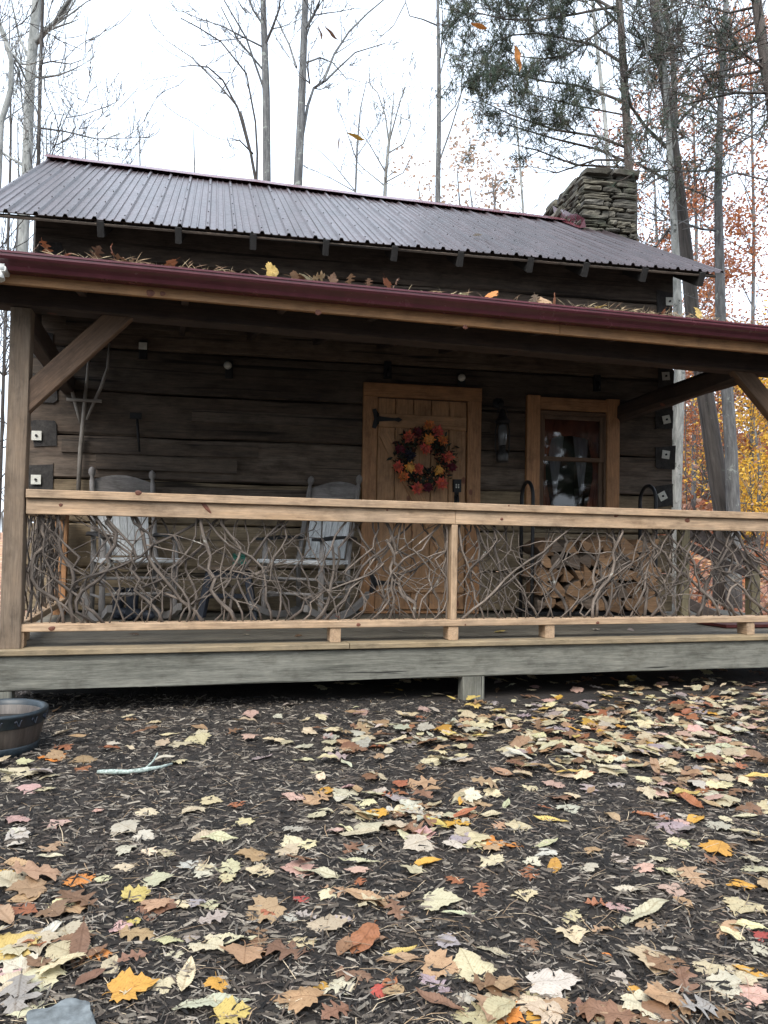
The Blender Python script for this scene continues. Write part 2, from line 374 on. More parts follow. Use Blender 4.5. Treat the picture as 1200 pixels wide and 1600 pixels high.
c1 = mix(t, ramp(t, [(.4, (0, 0, 0)), (.7, (1, 1, 1))], n2.outputs[0]).outputs[0], c1, mix(t, .5, c1, (.06, .042, .03)))
v = N(t, 'ShaderNodeTexVoronoi'); v.inputs['Scale'].default_value = 5; t.links.new(o1, v.inputs['Vector'])
sx_ = N(t, 'ShaderNodeSeparateColor'); t.links.new(v.outputs['Color'], sx_.inputs[0])
c2 = ramp(t, [(0, (.10, .055, .035)), (.25, (.30, .13, .07)), (.5, (.34, .19, .13)), (.75, (.42, .26, .12)), (1, (.5, .36, .26))], sx_.outputs[0]).outputs[0]
sp = N(t, 'ShaderNodeSeparateXYZ'); t.links.new(o1, sp.inputs[0]); mr = N(t, 'ShaderNodeMapRange', i1=8., i2=11.); t.links.new(sp.outputs[1], mr.inputs[0])
t.links.new(mix(t, mr.outputs[0], c1, c2), p.inputs['Base Color']); p.inputs['Roughness'].default_value = .95; bump(t, p, n1.outputs[0], 1., .02)
g.build('ground', m, kind='structure')

# ------------------------------------------------------------------ cabin
HL, HR, HB = -3.0, 3.14, 5.2         # wall ends and back wall in the house frame
EAVE, RIDGE_Y = 3.735, 2.6
cabin = thing('log_cabin', 'dark hewn log cabin with ribbed burgundy metal roof and stone chimney, behind the porch', 'cabin', (0, 0, 0), 0, None, HOUSE)
rng = random.Random(5)
PITCHZ = .39
wall = MB(); WOX = (HOUSE.px(823, 617, -.03)[0]+.11, HOUSE.px(967, 622, -.03)[0]-.11)
wall.beam((WOX[0]-.002, .10, 1.255), (WOX[1]+.002, .10, 1.255), .19, .125, seg=4, wob=.004, seed=5, mi=1)
for k in range(-3, 6):
    z = 1.58+PITCHZ*(k+.5); zl, zh = z-PITCHZ/2+.004, z+PITCHZ/2-.004
    if zl < .42: zl = .42
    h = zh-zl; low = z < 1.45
    # the log is in two stretches where the old timber was patched
    th_ = .215+.02*rng.random(); cl_ = (lambda q, r_: (q, q*(1-.10*r_), q*(1-.2*r_)))(rng.uniform(.32, .62), rng.random())
    for a_, b_ in (((HL+.02, WOX[0]), (WOX[1], HR-.02)) if zh > 1.36 and zl < 2.33 else ((HL+.02, HR-.02),)):     # sawn through for the window
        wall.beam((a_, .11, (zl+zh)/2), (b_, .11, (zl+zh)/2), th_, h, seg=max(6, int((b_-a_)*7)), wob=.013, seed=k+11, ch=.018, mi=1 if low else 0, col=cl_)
for z, x0, x1, dp in ((1.86, HL+.3, -1.0, .012), (2.18, -1.6, 1.2, .006), (2.99, -2.7, 2.4, .007), (1.47, -2.1, -.1, .006)):
    wall.beam((x0, -.006-dp/2, z), (x1, -.006-dp/2, z+.01), dp+.012, .11, seg=12, wob=.005, seed=int(z*100), ch=.004, mi=0)
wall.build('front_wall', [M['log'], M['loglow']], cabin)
for nm, xx in (('gable_wall', HL), ('gable_wall', HR)):
    gw = MB(); s_ = 1 if xx > 0 else -1
    for k in range(-3, 6):
        z = 1.58+PITCHZ*k; gw.beam((xx-s_*.13, .26, z), (xx-s_*.13, HB, z), .2, PITCHZ-.015, seg=12, wob=.02, seed=k+31+s_, ch=.02)
    gw.prism([(.25, EAVE-.1), (HB, EAVE-.1), (RIDGE_Y, 5.25)], xx-s_*.2, xx-s_*.06, lambda a, b, c: Vector((c, a, b)))
    gw.build(nm, M['log'], cabin)
MB().box(HL+.2, HR-.2, HB-.2, HB, .42, 3.6).build('back_wall', M['log'], cabin)
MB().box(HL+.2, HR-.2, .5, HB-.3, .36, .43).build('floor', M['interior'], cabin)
fd = MB()
for x in (-2.7, 0, 2.8):
    for y in (.2, 2.6, 5.0): fd.rock((x, y, .2), .5, .4, .46, seed=int(x*7+y*3))
fd.build('pier', M['stonegrey'], cabin)
MB().box(HL+.1, HR-.1, .3, .42, -.05, .4).build('skirt', M['interior'], cabin)
# ends of the side logs, notched into the front corners, each with a bolted plate
def log_end(xc, z, w_, h_, plate=None, s_=1, seed=0):
    e = MB().beam((xc, -.012, z), (xc, .2, z), w_, h_, seg=2, wob=.05, seed=seed, ch=.012).build('log_end', M['logend'], cabin)
    if plate:
        q = MB(); a = plate[2]; q.beam((plate[0], -.03, plate[1]-.041), (plate[0]+.001, -.03, plate[1]+.041), .082, .006, up=(0, 1, 0), ch=.001)
        for v_ in range(len(q.v)):
            d_ = q.v[v_]-Vector((plate[0], -.03, plate[1])); q.v[v_] = Vector((plate[0]+d_.x*cos(a)-d_.z*sin(a), q.v[v_].y, plate[1]+d_.x*sin(a)+d_.z*cos(a)))
        pl = q.build('tie_plate', M['zinc'], e)
        MB().tube([(plate[0], -.044, plate[1]), (plate[0], -.028, plate[1])], .011, 8).build('bolt', M['black'], pl)
for i, z in enumerate((1.58, 1.97, 2.36, 2.75, 3.14, 3.53)):
    pr = [(1037, 775), (1042, 710), (1043, 655), (1042, 587), None, (1048, 470)][i]
    pt = None
    if pr: x, zz = HOUSE.px(*pr, -.05); pt = (x, zz, (.5, -.1, .25, .1, 0, .05)[i])
    log_end(HR-.105+.02*sin(i*2.1), z, .19+.02*sin(i*3.3), .23+.02*sin(i*5.), pt, 1, i+1)
    pl = [(55, 749), (56, 680), None, None, None, None][i]
    pt = None
    if pl: x, zz = HOUSE.px(*pl, -.05); pt = (x, zz, .03)
    log_end(HL+.13+.02*sin(i*1.7), z, .20, .23, pt, -1, i+21)
# roof: ribbed sheet from eave to ridge, on both slopes
def roof_slope(x0, x1, y_e, z_e, y_r, z_rl, z_rr):
    prof = []; x = x0; pitch = .232; i = 0
    while x < x1-.01:
        for dx, dz in ((0, 0), (.012, .026), (.034, .026), (.046, 0), (.092, 0), (.097, .012), (.109, .012), (.114, 0), (.158, 0), (.163, .012), (.175, .012), (.180, 0)):
            if x+dx <= x1: prof.append((x+dx, dz))
        x += pitch
    prof.append((x1, 0)); rb = MB(); ns = 6
    for lay in (0, -.004):
        for j in range(ns+1):
            t_ = j/ns
            for (px_, dz) in prof:
                f_ = (px_-x0)/(x1-x0); sk = t_*(-.20*(1-f_)-.06*f_)
                zr = z_rl+(z_rr-z_rl)*(px_-x0)/(x1-x0)
                rb.v.append((px_+sk, y_e+(y_r-y_e)*t_, z_e+(zr-z_e)*t_+dz+lay+.004*vn(px_*1.1, t_*3, 4)))
    n = len(prof)
    for lay in range(2):
        o_ = lay*n*(ns+1)
        for j in range(ns):
            for k in range(n-1):
                q = [o_+j*n+k, o_+j*n+k+1, o_+(j+1)*n+k+1, o_+(j+1)*n+k]; rb.face(q if lay == 0 else q[::-1])
    for k in range(n-1): o_ = n*(ns+1); rb.face([k, o_+k, o_+k+1, k+1])
    # screws with washers along each rib
    x = x0
    while x < x1-.05:
        for t_ in (.04, .22, .41, .6, .79, .95):
            zr = z_rl+(z_rr-z_rl)*(x-x0)/(x1-x0); yy = y_e+(y_r-y_e)*t_; zz = z_e+(zr-z_e)*t_+.024; f_ = (x-x0)/(x1-x0); sk = t_*(-.20*(1-f_)-.06*f_)
            rb.tube([(x+sk+.023, yy, zz), (x+sk+.023, yy, zz+.008)], .006, 6, mi=1)
        x += pitch
    return rb
RX0, RX1 = -3.36, 3.44
rf = roof_slope(RX0, RX1, -.42, EAVE, RIDGE_Y, 5.62, 5.43).build('roof', [M['roof'], M['black']], cabin)
roof_slope(RX0, RX1, 5.6, EAVE, RIDGE_Y, 5.62, 5.43).build('roof', [M['roof'], M['black']], cabin)
rc = MB(); sg = 14
for j in range(sg+1):
    x = RX0-.22+(RX1-RX0+.18)*j/sg; z = 5.62+(5.43-5.62)*j/sg+.012*vn(j*.7, 1, 1)
    for (dy, dz) in ((-.16, -.06), (-.14, -.045), (-.02, .035), (.02, .035), (.14, -.045), (.16, -.06)): rc.v.append((x, RIDGE_Y+dy, z+dz+.02))
for j in range(sg):
    for k in range(5): rc.face([j*6+k, j*6+k+1, (j+1)*6+k+1, (j+1)*6+k])
rc.build('ridge_cap', M['gutter'], rf)
for i, px_ in enumerate((162, 281, 395, 507, 612, 713, 820, 905, 995, 1083)):
    x, z = HOUSE.px(px_, 345+.078*px_, -.25)
    y0, y1 = -.40, 1.6; sl = (5.40-EAVE)/(RIDGE_Y+.42)
    MB().beam((x, y0, EAVE-.085+.02*sl), (x, y1, EAVE-.085+sl*(y1+.42)), .055, .13, up=(0, -sl, 1), seed=i+3, seg=2, wob=.006).build('rafter_tail', M['rafter'], cabin)
sl = (5.55-EAVE)/(RIDGE_Y+.42)
MB().beam((HL-.3, -.36, EAVE-.012), (HR+.2, -.36, EAVE-.012), .09, .022, up=(0, -sl, 1), seed=8).build('roof_lath', M['log'], cabin)
rd = MB()
for y in (-.2, .1, .5, 1.1, 1.8): rd.beam((HL-.3, y, EAVE+sl*(y+.42)-.03), (HR+.2, y, EAVE+(5.43-EAVE)/(RIDGE_Y+.42)*(y+.42)-.03), .2 if y < .4 else .5, .02, up=(0, -sl, 1), seed=int(y*10))
rd.build('roof_boards', M['log'], cabin)
# chimney against the right gable
ch = MB(); rng = random.Random(11); cx0, cx1, cy0, cy1 = 3.06, 3.80, 2.02, 3.3
ctop = 5.86
def stone_col():
    b_ = rng.uniform(.055, .16); k = rng.random()
    return (b_*1.06, b_*(.97+.04*k), b_*(.72+.16*k))
z = 3.3; row = 0
while z < ctop-.02:
    hh = rng.uniform(.032, .095); hh = min(hh, ctop-z)
    if z+hh > ctop-.05: hh = ctop-z
    for face in ('front', 'left', 'right'):
        a, b_ = (cx0, cx1) if face == 'front' else (cy0+.12, cy1); x = a-rng.random()*.05
        while x < b_-.02:
            L = min(rng.uniform(.09, .5), b_-x+.02)
            if b_-x-L < .08: L = b_-x
            j = rng.uniform(-.02, .025); dp = .22
            if face == 'front': ch.rock((x+L/2, cy0+.08-j, z+hh/2), L-.008, dp, hh-.008, rng.randint(0, 999), .24, 0, stone_col(), (5, 2, 2))
            elif face == 'left': ch.rock((cx0+.09-j, x+L/2, z+hh/2), dp, L-.008, hh-.008, rng.randint(0, 999), .24, 0, stone_col(), (2, 5, 2))
            else: ch.rock((cx1-.09+j, x+L/2, z+hh/2), dp, L-.008, hh-.008, rng.randint(0, 999), .24, 0, stone_col(), (2, 5, 2))
            x += L
    z += hh; row += 1
for i in range(4):
    for j in range(2):
        ch.rock((cx0+.19+.37*j, cy0+.1+.34*i, ctop+.02+rng.uniform(-.02, .02)), .40, .38, .075, i*5+j, .25, 0, stone_col(), (4, 4, 1))
ch.box(cx0+.07, cx1-.07, cy0+.07, cy1-.05, -.05, ctop-.04, mi=1, ch=0)
for z in [i*.16 for i in range(0, 21)]: ch.rock(((cx0+cx1)/2, (cy0+cy1)/2, z+.08), .98, 1.45, .155, int(z*50), .1, 0, stone_col(), (6, 7, 1))
chim = ch.build('chimney', [M['chimney'], M['mortar']], cabin)
fl = MB(); zf = lambda y: EAVE+(5.44-EAVE)*(y+.42)/(RIDGE_Y+.42)
for j in range(6):
    y = cy0-.12+.2*j
    fl.v += [Vector((cx0-.10, y, zf(y)+.03)), Vector((cx0+.0-.012*(j % 2), y+.03, zf(y)+.06)), Vector((cx0-.028-.02*(j % 2), y+.02, zf(y)+.17+.03*(j % 2)))]
for j in range(5):
    for k in range(2): fl.face([j*3+k, (j+1)*3+k, (j+1)*3+k+1, j*3+k+1])
fl.face([0, 1, 2])
fl.build('flashing', M['gutter'], chim)
# door in its casing
dl, dtop = HOUSE.px(568, 600, -.03); dr, _ = HOUSE.px(752, 607, -.03); dtop = 2.56; DZ = .43
fr = MB(); cw = .135
fr.box(dl, dl+cw, -.05, .0, DZ, dtop-.13, seed=1); fr.box(dr-cw, dr, -.05, 0, DZ, dtop-.13, seed=2); fr.box(dl, dr, -.055, 0, dtop-.127, dtop, seed=3)
fr.box(dl+.02, dr-.02, -.10, 0, DZ-.02, DZ, seed=6)
fr.build('door_frame', M['casing'], cabin)
door = MB(); x0, x1 = dl+cw+.004, dr-cw-.004; n = 5; pw = (x1-x0)/n
for i in range(n): door.box(x0+pw*i+.0035, x0+pw*(i+1)-.0035, -.022, .03, DZ+.015, dtop-.14, seed=i*7+4, ch=.006)
dz = [dtop-.14-.27, DZ+.19]
dob = door.build('door', M['door'], cabin)
MB().box(x0+.01, x1-.01, -.045, -.0225, dz[0]-.005, dz[0]+.125, seed=31).build('batten', M['door'], dob)
MB().box(x0+.01, x1-.01, -.045, -.0225, dz[1]-.02, dz[1]+.12, seed=32).build('batten', M['door'], dob)
MB().beam((x0+.07, -.034, dz[0]-.06), (x1-.09, -.034, dz[1]+.16), .022, .12, up=(1, 0, .6), seed=33).build('brace_board', M['door'], dob)
for zz in (dtop-.34, DZ+.26):
    hg = MB(); hx = x0-.002
    hg.prism([(hx-.005, zz-.013), (hx+.30, zz-.004), (hx+.31, zz+.004), (hx-.005, zz+.016)] if False else [(hx+.0, zz-.028), (hx+.06, zz-.02), (hx+.16, zz-.012), (hx+.2, zz-.022), (hx+.235, zz), (hx+.2, zz+.022), (hx+.16, zz+.012), (hx+.06, zz+.02), (hx, zz+.028)], -.057, -.049, lambda a, b_, c: Vector((a, c, b_)))
    hg.prism([(hx-.055, zz-.085), (hx-.02, zz-.095), (hx+.004, zz-.05), (hx+.004, zz+.05), (hx-.02, zz+.095), (hx-.055, zz+.085), (hx-.035, zz)], -.064, -.056, lambda a, b_, c: Vector((a, c, b_)))
    hg.tube([(hx, -.062, zz-.05), (hx, -.062, zz+.05)], .012, 8)
    hg.build('hinge', M['black'], dob)
lx, lz = HOUSE.px(714, 759, -.04); lk = MB(); lk.box(lx-.04, lx+.04, -.06, -.022, lz-.06, lz+.06, ch=.008)
lko = lk.build('keypad_lock', M['black'], dob)
kb = MB()
for i in range(3):
    for j in range(2): kb.box(lx-.018+.022*j, lx-.006+.022*j, -.0625, -.06, lz+.008+.014*i-.03, lz+.016+.014*i-.03, ch=0)
kb.build('button', M['zinc'], lko)
hd = MB(); hz = lz-.15
hd.box(lx-.022, lx+.022, -.034, -.0215, hz-.11, hz+.09, ch=.006); hd.tube([(lx, -.034, hz+.06), (lx, -.075, hz+.05), (lx, -.08, hz-.02), (lx, -.07, hz-.07), (lx, -.034, hz-.085)], [.012, .012, .014, .012, .01], 8)
hd.build('door_handle', M['black'], dob)
# window
wl, _ = HOUSE.px(823, 617, -.03); wr, _ = HOUSE.px(967, 622, -.03); wt, wb = 2.54, 1.30
cw = .145
wf = MB(); wf.box(wl, wl+cw-.012, -.055, 0, wb, wt-.02, seed=41); wf.box(wr-cw+.012, wr, -.055, 0, wb, wt-.02, seed=42)
wf.box(wl+cw-.010, wr-cw+.010, -.045, 0, wt-.15, wt-.03, seed=43); wf.box(wl-.02, wr+.02, -.085, 0, wb-.045, wb-.002, seed=44)
wfo = wf.build('window', M['casing'], cabin)
ix0, ix1 = wl+cw+.008, wr-cw-.008; iz0, iz1 = wb+.03, wt-.2; zm = HOUSE.px(895, 718, 0)[1]
ws = MB()
for (a, b_, yy, zz0, zz1) in ((ix0, ix1, -.012, zm-.02, iz1), (ix0, ix1, .012, iz0, zm+.02)):
    ws.box(a, a+.04, yy-.012, yy+.012, zz0, zz1, seed=51); ws.box(b_-.04, b_, yy-.012, yy+.012, zz0, zz1, seed=52)
    ws.box(a+.041, b_-.041, yy-.012, yy+.012, zz1-.04, zz1, seed=53); ws.box(a+.041, b_-.041, yy-.012, yy+.012, zz0, zz0+.04, seed=54)
ws.box(ix0-.03, ix0-.002, -.03, .05, iz0-.02, iz1+.04, seed=55); ws.box(ix1+.002, ix1+.03, -.03, .05, iz0-.02, iz1+.04, seed=56); ws.box(ix0-.03, ix1+.03, -.032, .05, iz1+.002, iz1+.04, seed=57)
ws.build('sash', M['brace'], wfo)
gp = MB(); gp.box(ix0+.04, ix1-.04, -.014, -.010, zm+.02, iz1-.04, ch=0).build('pane', M['glass'], wfo)
gp = MB(); gp.box(ix0+.04, ix1-.04, .010, .014, iz0+.04, zm-.02, ch=0).build('pane', M['glass'], wfo)
M['room'] = M['interior']
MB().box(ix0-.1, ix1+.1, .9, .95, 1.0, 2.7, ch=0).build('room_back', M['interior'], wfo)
for s_ in (-1, 1):
    cu = MB(); a = ix0 if s_ < 0 else ix1; nn = 16
    for j in range(9):
        z = iz1-.02-(iz1-iz0)*j/8*.95; pull = .07+.10*abs(j/8-.55)*2
        for i in range(nn+1): cu.v.append((a-s_*pull*i/nn, .055+.018*sin(i*1.9+j*.2), z))
    for j in range(8):
        for i in range(nn): cu.face([j*(nn+1)+i, j*(nn+1)+i+1, (j+1)*(nn+1)+i+1, (j+1)*(nn+1)+i], None, None, 0, True)
    cu.build('curtain', M['curtain'], wfo)
    sh_ = MB(); v0 = ix0+(ix1-ix0)*(.30 if s_ < 0 else .72)
    for j in range(7):
        for i in range(9): q = i/8; sh_.v.append((v0+(q-.5)*(.03+.16*(1-j/6)), .09+.012*sin(i*1.7), iz1-.12-.62*j/6-.1*abs(q-.5)))
    for j in range(6):
        for i in range(8): sh_.face([j*9+i, j*9+i+1, (j+1)*9+i+1, (j+1)*9+i], None, None, 0, True)
    sh_.build('sheer_curtain', M['sheer'], wfo)
cu = MB()
for j in range(5):
    for i in range(25): cu.v.append((ix0+(ix1-ix0)*i/24, .04+.012*sin(i*1.4), iz1-.02-(.17+.09*(abs(i-12)/12)**2)*j/4))
for j in range(4):
    for i in range(24): cu.face([j*25+i, j*25+i+1, (j+1)*25+i+1, (j+1)*25+i], None, None, 0, True)
cu.build('valance', M['curtain'], wfo)
# small pale fixings high on the wall
for i, (px_, py_, sq) in enumerate(((223, 540, 1), (358, 571, 0), (723, 590, 0), (607, 572, 2), (936, 593, 2))):
    x, z = HOUSE.px(px_, py_, -.06); q = MB()
    q.box(x-.035, x+.035, -.035, .0, z-.11, z+.05, ch=.006, mi=1)
    if sq == 1: q.box(x-.034, x+.034, -.06, -.036, z-.03, z+.032, ch=.004)
    elif sq == 0: q.tube([(x, -.035, z), (x-.01, -.055, z), (x-.015, -.085, z-.005), (x-.016, -.1, z-.006)], [.02, .036, .034, .012], 12)
    else: q.tube([(x, -.03, z-.02), (x, -.07, z-.06), (x, -.05, z-.1)], .012, 8, mi=1)
    q.build('wall_fixing', [M['zinc'], M['black']], cabin)
x0_, z0_ = HOUSE.px(150, 722, -.03); x1_, z1_ = HOUSE.px(370, 727, -.03)
MB().beam((x0_, -.03, z0_), (x1_, -.03, z0_), .024, .125, seed=77, seg=6, wob=.003).build('patch_board', M['log'], cabin)

# ------------------------------------------------------------------ porch
porch = thing('porch', 'timber porch with grey deck, corner post and burgundy gutter along the cabin front', 'porch', (0, 0, 0), 0, None, PORCH)
DK = .405; PX1 = 6.7
dk = MB(); y = -.02; i = 0
while y < 2.75:
    bw = .138
    for a, b_ in (((-.10, 2.098), (2.104, PX1)) if i % 2 == 0 else ((-.10, 4.2), (4.206, PX1))):
        dk.beam((a, y+bw/2, DK-.02), (b_, y+bw/2, DK-.02), bw, .036, seed=i*3+int(a), ch=.005, mi=1 if i == 0 else 0, seg=6, wob=.002)
    y += bw+.006; i += 1
dk.build('deck', [M['deck'], M['deckedge']], porch)
MB().beam((-.095, .05, .262), (PX1, .05, .262), .09, .205, seg=20, wob=.008, seed=5, ch=.006).build('sill_beam', M['greybeam'], porch)
for x in (.0, 2.985, 6.4): MB().box(x-.08, x+.08, .0+.002, .10, -.05, .158, seed=int(x*9), ch=.006, seg=3, wob=.004).build('support_post', M['greybeam'], porch)
MB().box(-.09, -.05, .1, 2.7, .18, .36, seed=9).build('end_joist', M['greybeam'], porch)
for x in (-.005, 6.02): MB().box(x, x+.115, .03, .145, DK, 2.44, seed=int(x)+60, ch=.006, seg=6, wob=.004).build('post', M['post'], porch)
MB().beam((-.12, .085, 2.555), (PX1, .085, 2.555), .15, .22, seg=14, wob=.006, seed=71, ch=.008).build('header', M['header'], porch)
MB().beam((.06, .085, 1.86), (.64, .085, 2.49), .075, .135, up=(0, 1, 0) if False else (-.7, 0, .7), seed=73, ch=.006).build('brace', M['brace'], porch)
MB().beam((6.00, .085, 1.72), (5.16, .085, 2.52), .075, .135, up=(.7, 0, .7), seed=74, ch=.006).build('brace', M['brace'], porch)
MB().beam((5.24, .10, 2.46), (5.24, 1.86, 2.39), .13, .17, seed=75, ch=.03, seg=8, wob=.02).build('tie_beam', M['header'], porch)
MB().beam((.05, .16, 2.40), (.05, 2.28, 2.40), .10, .15, seed=76, ch=.01).build('tie_beam', M['header'], porch)
GY = -.33
fa = MB().beam((-.35, GY+.045, 2.553), (3.45, GY+.045, 2.573), .03, .155, seed=77, ch=.003)
for (x, y, r) in ((235, 458, .024), (254, 459, .016), (497, 488, .020), (727, 511, .017)): q = PORCH.px(x, y, GY+.03); fa.knot(q[0], GY+.03, q[1], r, r*.9)
fa.build('fascia_board', [M['fascia'], M['knot']], porch)
MB().beam((3.455, GY+.045, 2.573), (PX1, GY+.045, 2.590), .03, .155, seed=81, ch=.003).build('fascia_board', M['fascia'], porch)
gp_ = [(.03, 0), (-.035, 0), (-.04, .004), (-.048, .03), (-.066, .052), (-.085, .066), (-.094, .084), (-.094, .104), (-.100, .107), (-.100, .122), (-.094, .124), (-.090, .120), (-.088, .106), (-.085, .086), (-.075, .071), (-.05, .055), (-.033, .012), (.022, .006), (.024, .12), (.03, .12)]
gu = MB(); seg = 24
for j in range(seg+1):
    x = -.36+(PX1+.36)*j/seg
    for (dy, dz) in gp_: gu.v.append((x, GY+dy+.003*vn(x*1.3, 0, 1), 2.532+.009*x+dz*.74+.004*vn(x*.9, 3, 1)))
ng = len(gp_)
for j in range(seg):
    for k in range(ng): k2 = (k+1) % ng; gu.face([j*ng+k, j*ng+k2, (j+1)*ng+k2, (j+1)*ng+k])
gu.face(list(range(ng))); gu.face([seg*ng+k for k in range(ng)][::-1])
gu.build('gutter', M['gutter'], porch)
prf = MB(); 
def proof(x, y): return 2.64+.009*x+(y-GY)*.165
prf.v += [Vector((-.35, GY, proof(-.35, GY))), Vector((PX1, GY, proof(PX1, GY))), Vector((PX1, 2.2, proof(PX1, 2.2))), Vector((-.35, 2.5, proof(-.35, 2.5)))]
prf.v += [v_-Vector((0, 0, .02)) for v_ in prf.v[:4]]
for q in ([0, 1, 2, 3], [7, 6, 5, 4], [0, 4, 5, 1], [1, 5, 6, 2], [2, 6, 7, 3], [3, 7, 4, 0]): prf.face(q)
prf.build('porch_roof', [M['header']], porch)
for i in range(12):
    x = -.2+i*.6
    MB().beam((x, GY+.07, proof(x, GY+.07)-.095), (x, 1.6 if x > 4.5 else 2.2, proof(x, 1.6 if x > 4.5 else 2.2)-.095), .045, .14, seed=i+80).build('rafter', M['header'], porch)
fx, fz = PORCH.px(3, 428, GY-.02)
fb = MB(); fb.tube([(fx-.06, GY-.05, fz+.02), (fx+.02, GY-.05, fz+.018)], [.03, .03], 12); fb.box(fx-.05, fx+.03, GY-.075, GY+.03, fz-.0, fz+.03, ch=.006); fb.tube([(fx-.01, GY-.06, fz), (fx, GY-.07, fz-.05)], [.02, .028], 10)
fb.build('eave_light', M['white'], porch)

# ------------------------------------------------------------------ railings of peeled boards filled with laurel branches
def branch_path(rng, x, z0, z1, dx, y, wig):
    n = 11; pts = []; ph = rng.random()*9; a1 = rng.uniform(-.5, .5)*wig
    amp = wig*rng.choice((.5, .9, 1.3, 1.7))
    for i in range(n):
        t_ = i/(n-1); e_ = sin(pi*t_)**.6
        bx = x+dx*t_ + a1*sin(pi*t_) + e_*amp*(.9*vn(t_*2.4+ph, ph*1.7, 0)+.45*vn(t_*6.5+ph, ph, 5))
        pts.append(Vector((bx, y+.028*vn(t_*3+ph, 3, ph), z0+(z1-z0)*(t_+.035*e_*vn(t_*7, ph, 2)))))
    return pts
def branches(parent, x0, x1, z0, z1, n, seed, yc, axisy=False):
    rng = random.Random(seed)
    for i in range(n):
        x = x0+(x1-x0)*((i+rng.uniform(.15, .85))/n); full = rng.random() < .88
        dx = rng.gauss(0, .34); dx = max(-.9, min(.9, dx))
        if x+dx < x0+.02: dx = x0+.03-x
        if x+dx > x1-.02: dx = x1-.03-x
        up = rng.random() < .5
        zt = z1+.01 if full else z0+(z1-z0)*rng.uniform(.55, .85)
        pts = branch_path(rng, x, z0-.005, zt, dx, yc+rng.uniform(-.028, .028), .17)
        for p_ in pts: p_.x = max(x0+.008, min(x1-.008, p_.x))
        r0 = rng.choice((rng.uniform(.005, .0075), rng.uniform(.006, .0095), rng.uniform(.0085, .0145))); r1 = r0*rng.uniform(.5, .8)
        rad = [(r0+(r1-r0)*j/10)*(1+.22*vn(j*1.1, i, seed)) for j in range(11)]
        if not up: rad = rad[::-1]
        if not full and not up: pts = [Vector((p_.x, p_.y, z0+z1-p_.z)) for p_ in pts]
        mb = MB(); mb.tube(pts, rad, 6, seed=i)
        for f_ in range(rng.choice((2, 3, 3, 4, 5))):   # forks
            j = rng.randint(2, 8); p0 = pts[j]; sx = rng.choice((-1, 1)); L = rng.uniform(.10, .46)
            d = Vector((sx*rng.uniform(.35, 1.), rng.uniform(-.08, .08), rng.uniform(.05, .9)*(1 if up else -1))).normalized(); q = [p0]; rr = rad[j]*rng.uniform(.45, .75)
            for s_ in range(6):
                d = (d+Vector((rng.uniform(-.28, .28), rng.uniform(-.06, .06), rng.uniform(-.2, .25)*(1 if up else -1)))).normalized(); np_ = q[-1]+d*L/6
                np_.z = max(z0-.004, min(z1+.004, np_.z)); np_.x = max(x0+.008, min(x1-.008, np_.x)); np_.y = max(yc-.042, min(yc+.042, np_.y)); q.append(np_)
            mb.tube(q, [rr*(1-.11*k) for k in range(7)], 5, seed=i+f_*7)
            if rng.random() < .5:
                q2 = [q[3], q[3]+Vector((-sx*.03, 0, .04)), q[3]+Vector((-sx*.07, .0, .06))]
                mb.tube([Vector((max(x0+.008, min(x1-.008, a_.x)), a_.y, max(z0, min(z1, a_.z)))) for a_ in q2], [rr*.5, rr*.4, rr*.25], 4)
        if axisy:
            for k in range(len(mb.v)): v_ = mb.v[k]; mb.v[k] = Vector((axisy-(v_.y-yc), v_.x, v_.z))
        mb.build('branch', M['twig'], parent)
RY = .11
rail = thing('railing', 'long front railing of pale pine boards, branches woven in front of the rocking chairs', 'railing', (.11, RY, DK), 0, None, PORCH)
ox = .11
def rbox(nm, x0, x1, y0, y1, z0, z1, mat, par=None, seed=0, off=(ox, RY, DK), **k):
    return MB().box(x0-off[0], x1-off[0], y0-off[1], y1-off[1], z0-off[2], z1-off[2], seed=seed, **k).build(nm, mat, par)
CPX = 2.85
rail2 = thing('railing', 'right-hand bay of the front railing, branches woven in front of the firewood', 'railing', (.11, RY, DK), 0, None, PORCH)
def krail(nm, x0, x1, y0, y1, z0, z1, seed, kn, par=None):
    mb = MB().box(x0-ox, x1-ox, y0-RY, y1-RY, z0-DK, z1-DK, seed=seed, seg=6)
    for (x, y, r, rz, tl) in kn: q = PORCH.px(x, y, y0); mb.knot(q[0]-ox, y0-RY, q[1]-DK, r, rz, tl)
    mb.build(nm, [M['pine'], M['knot']], par or rail)
krail('cap_board', .115, PX1, RY-.085, RY+.06, 1.300, 1.352, 101, ((216, 770, .020, .016, 0), (795, 790, .006, .006, 0)))
krail('top_rail', .115, CPX-.001, RY-.062, RY-.022, 1.203, 1.298, 102, ((321, 791, .055, .013, -.9), (95, 789, .012, .01, 0), (605, 797, .008, .006, 0)))
krail('top_rail', CPX+.002, PX1, RY-.062, RY-.022, 1.203, 1.298, 112, ((784, 811, .012, .010, 0), (963, 805, .020, .014, .5), (1074, 813, .022, .017, 0)), rail2)
krail('bottom_rail', .06, PX1, RY-.065, RY+.055, .500, .545, 104, ((81, 982, .020, .014, .2), (560, 976, .015, .012, 0), (934, 973, .014, .010, 0), (727, 976, .006, .006, 0)))
rbox('middle_post', CPX-.022, CPX+.022, RY-.06, RY+.05, .547, 1.201, M['pine'], rail, 105)
for x in (.09, 2.02, CPX, 3.585, 5.3): rbox('foot_block', x-.036 if x != .09 else .06, x+.036, RY-.055, RY+.05, DK, .498, M['pine'], rail, int(x*31))
Z0, Z1 = .545-DK, 1.225-DK
branches(rail, .03, CPX-.03-ox, Z0, Z1, 60, 21, 0.005)
branches(rail2, CPX+.03-ox, 6.0-ox, Z0, Z1, 68, 22, 0.005)
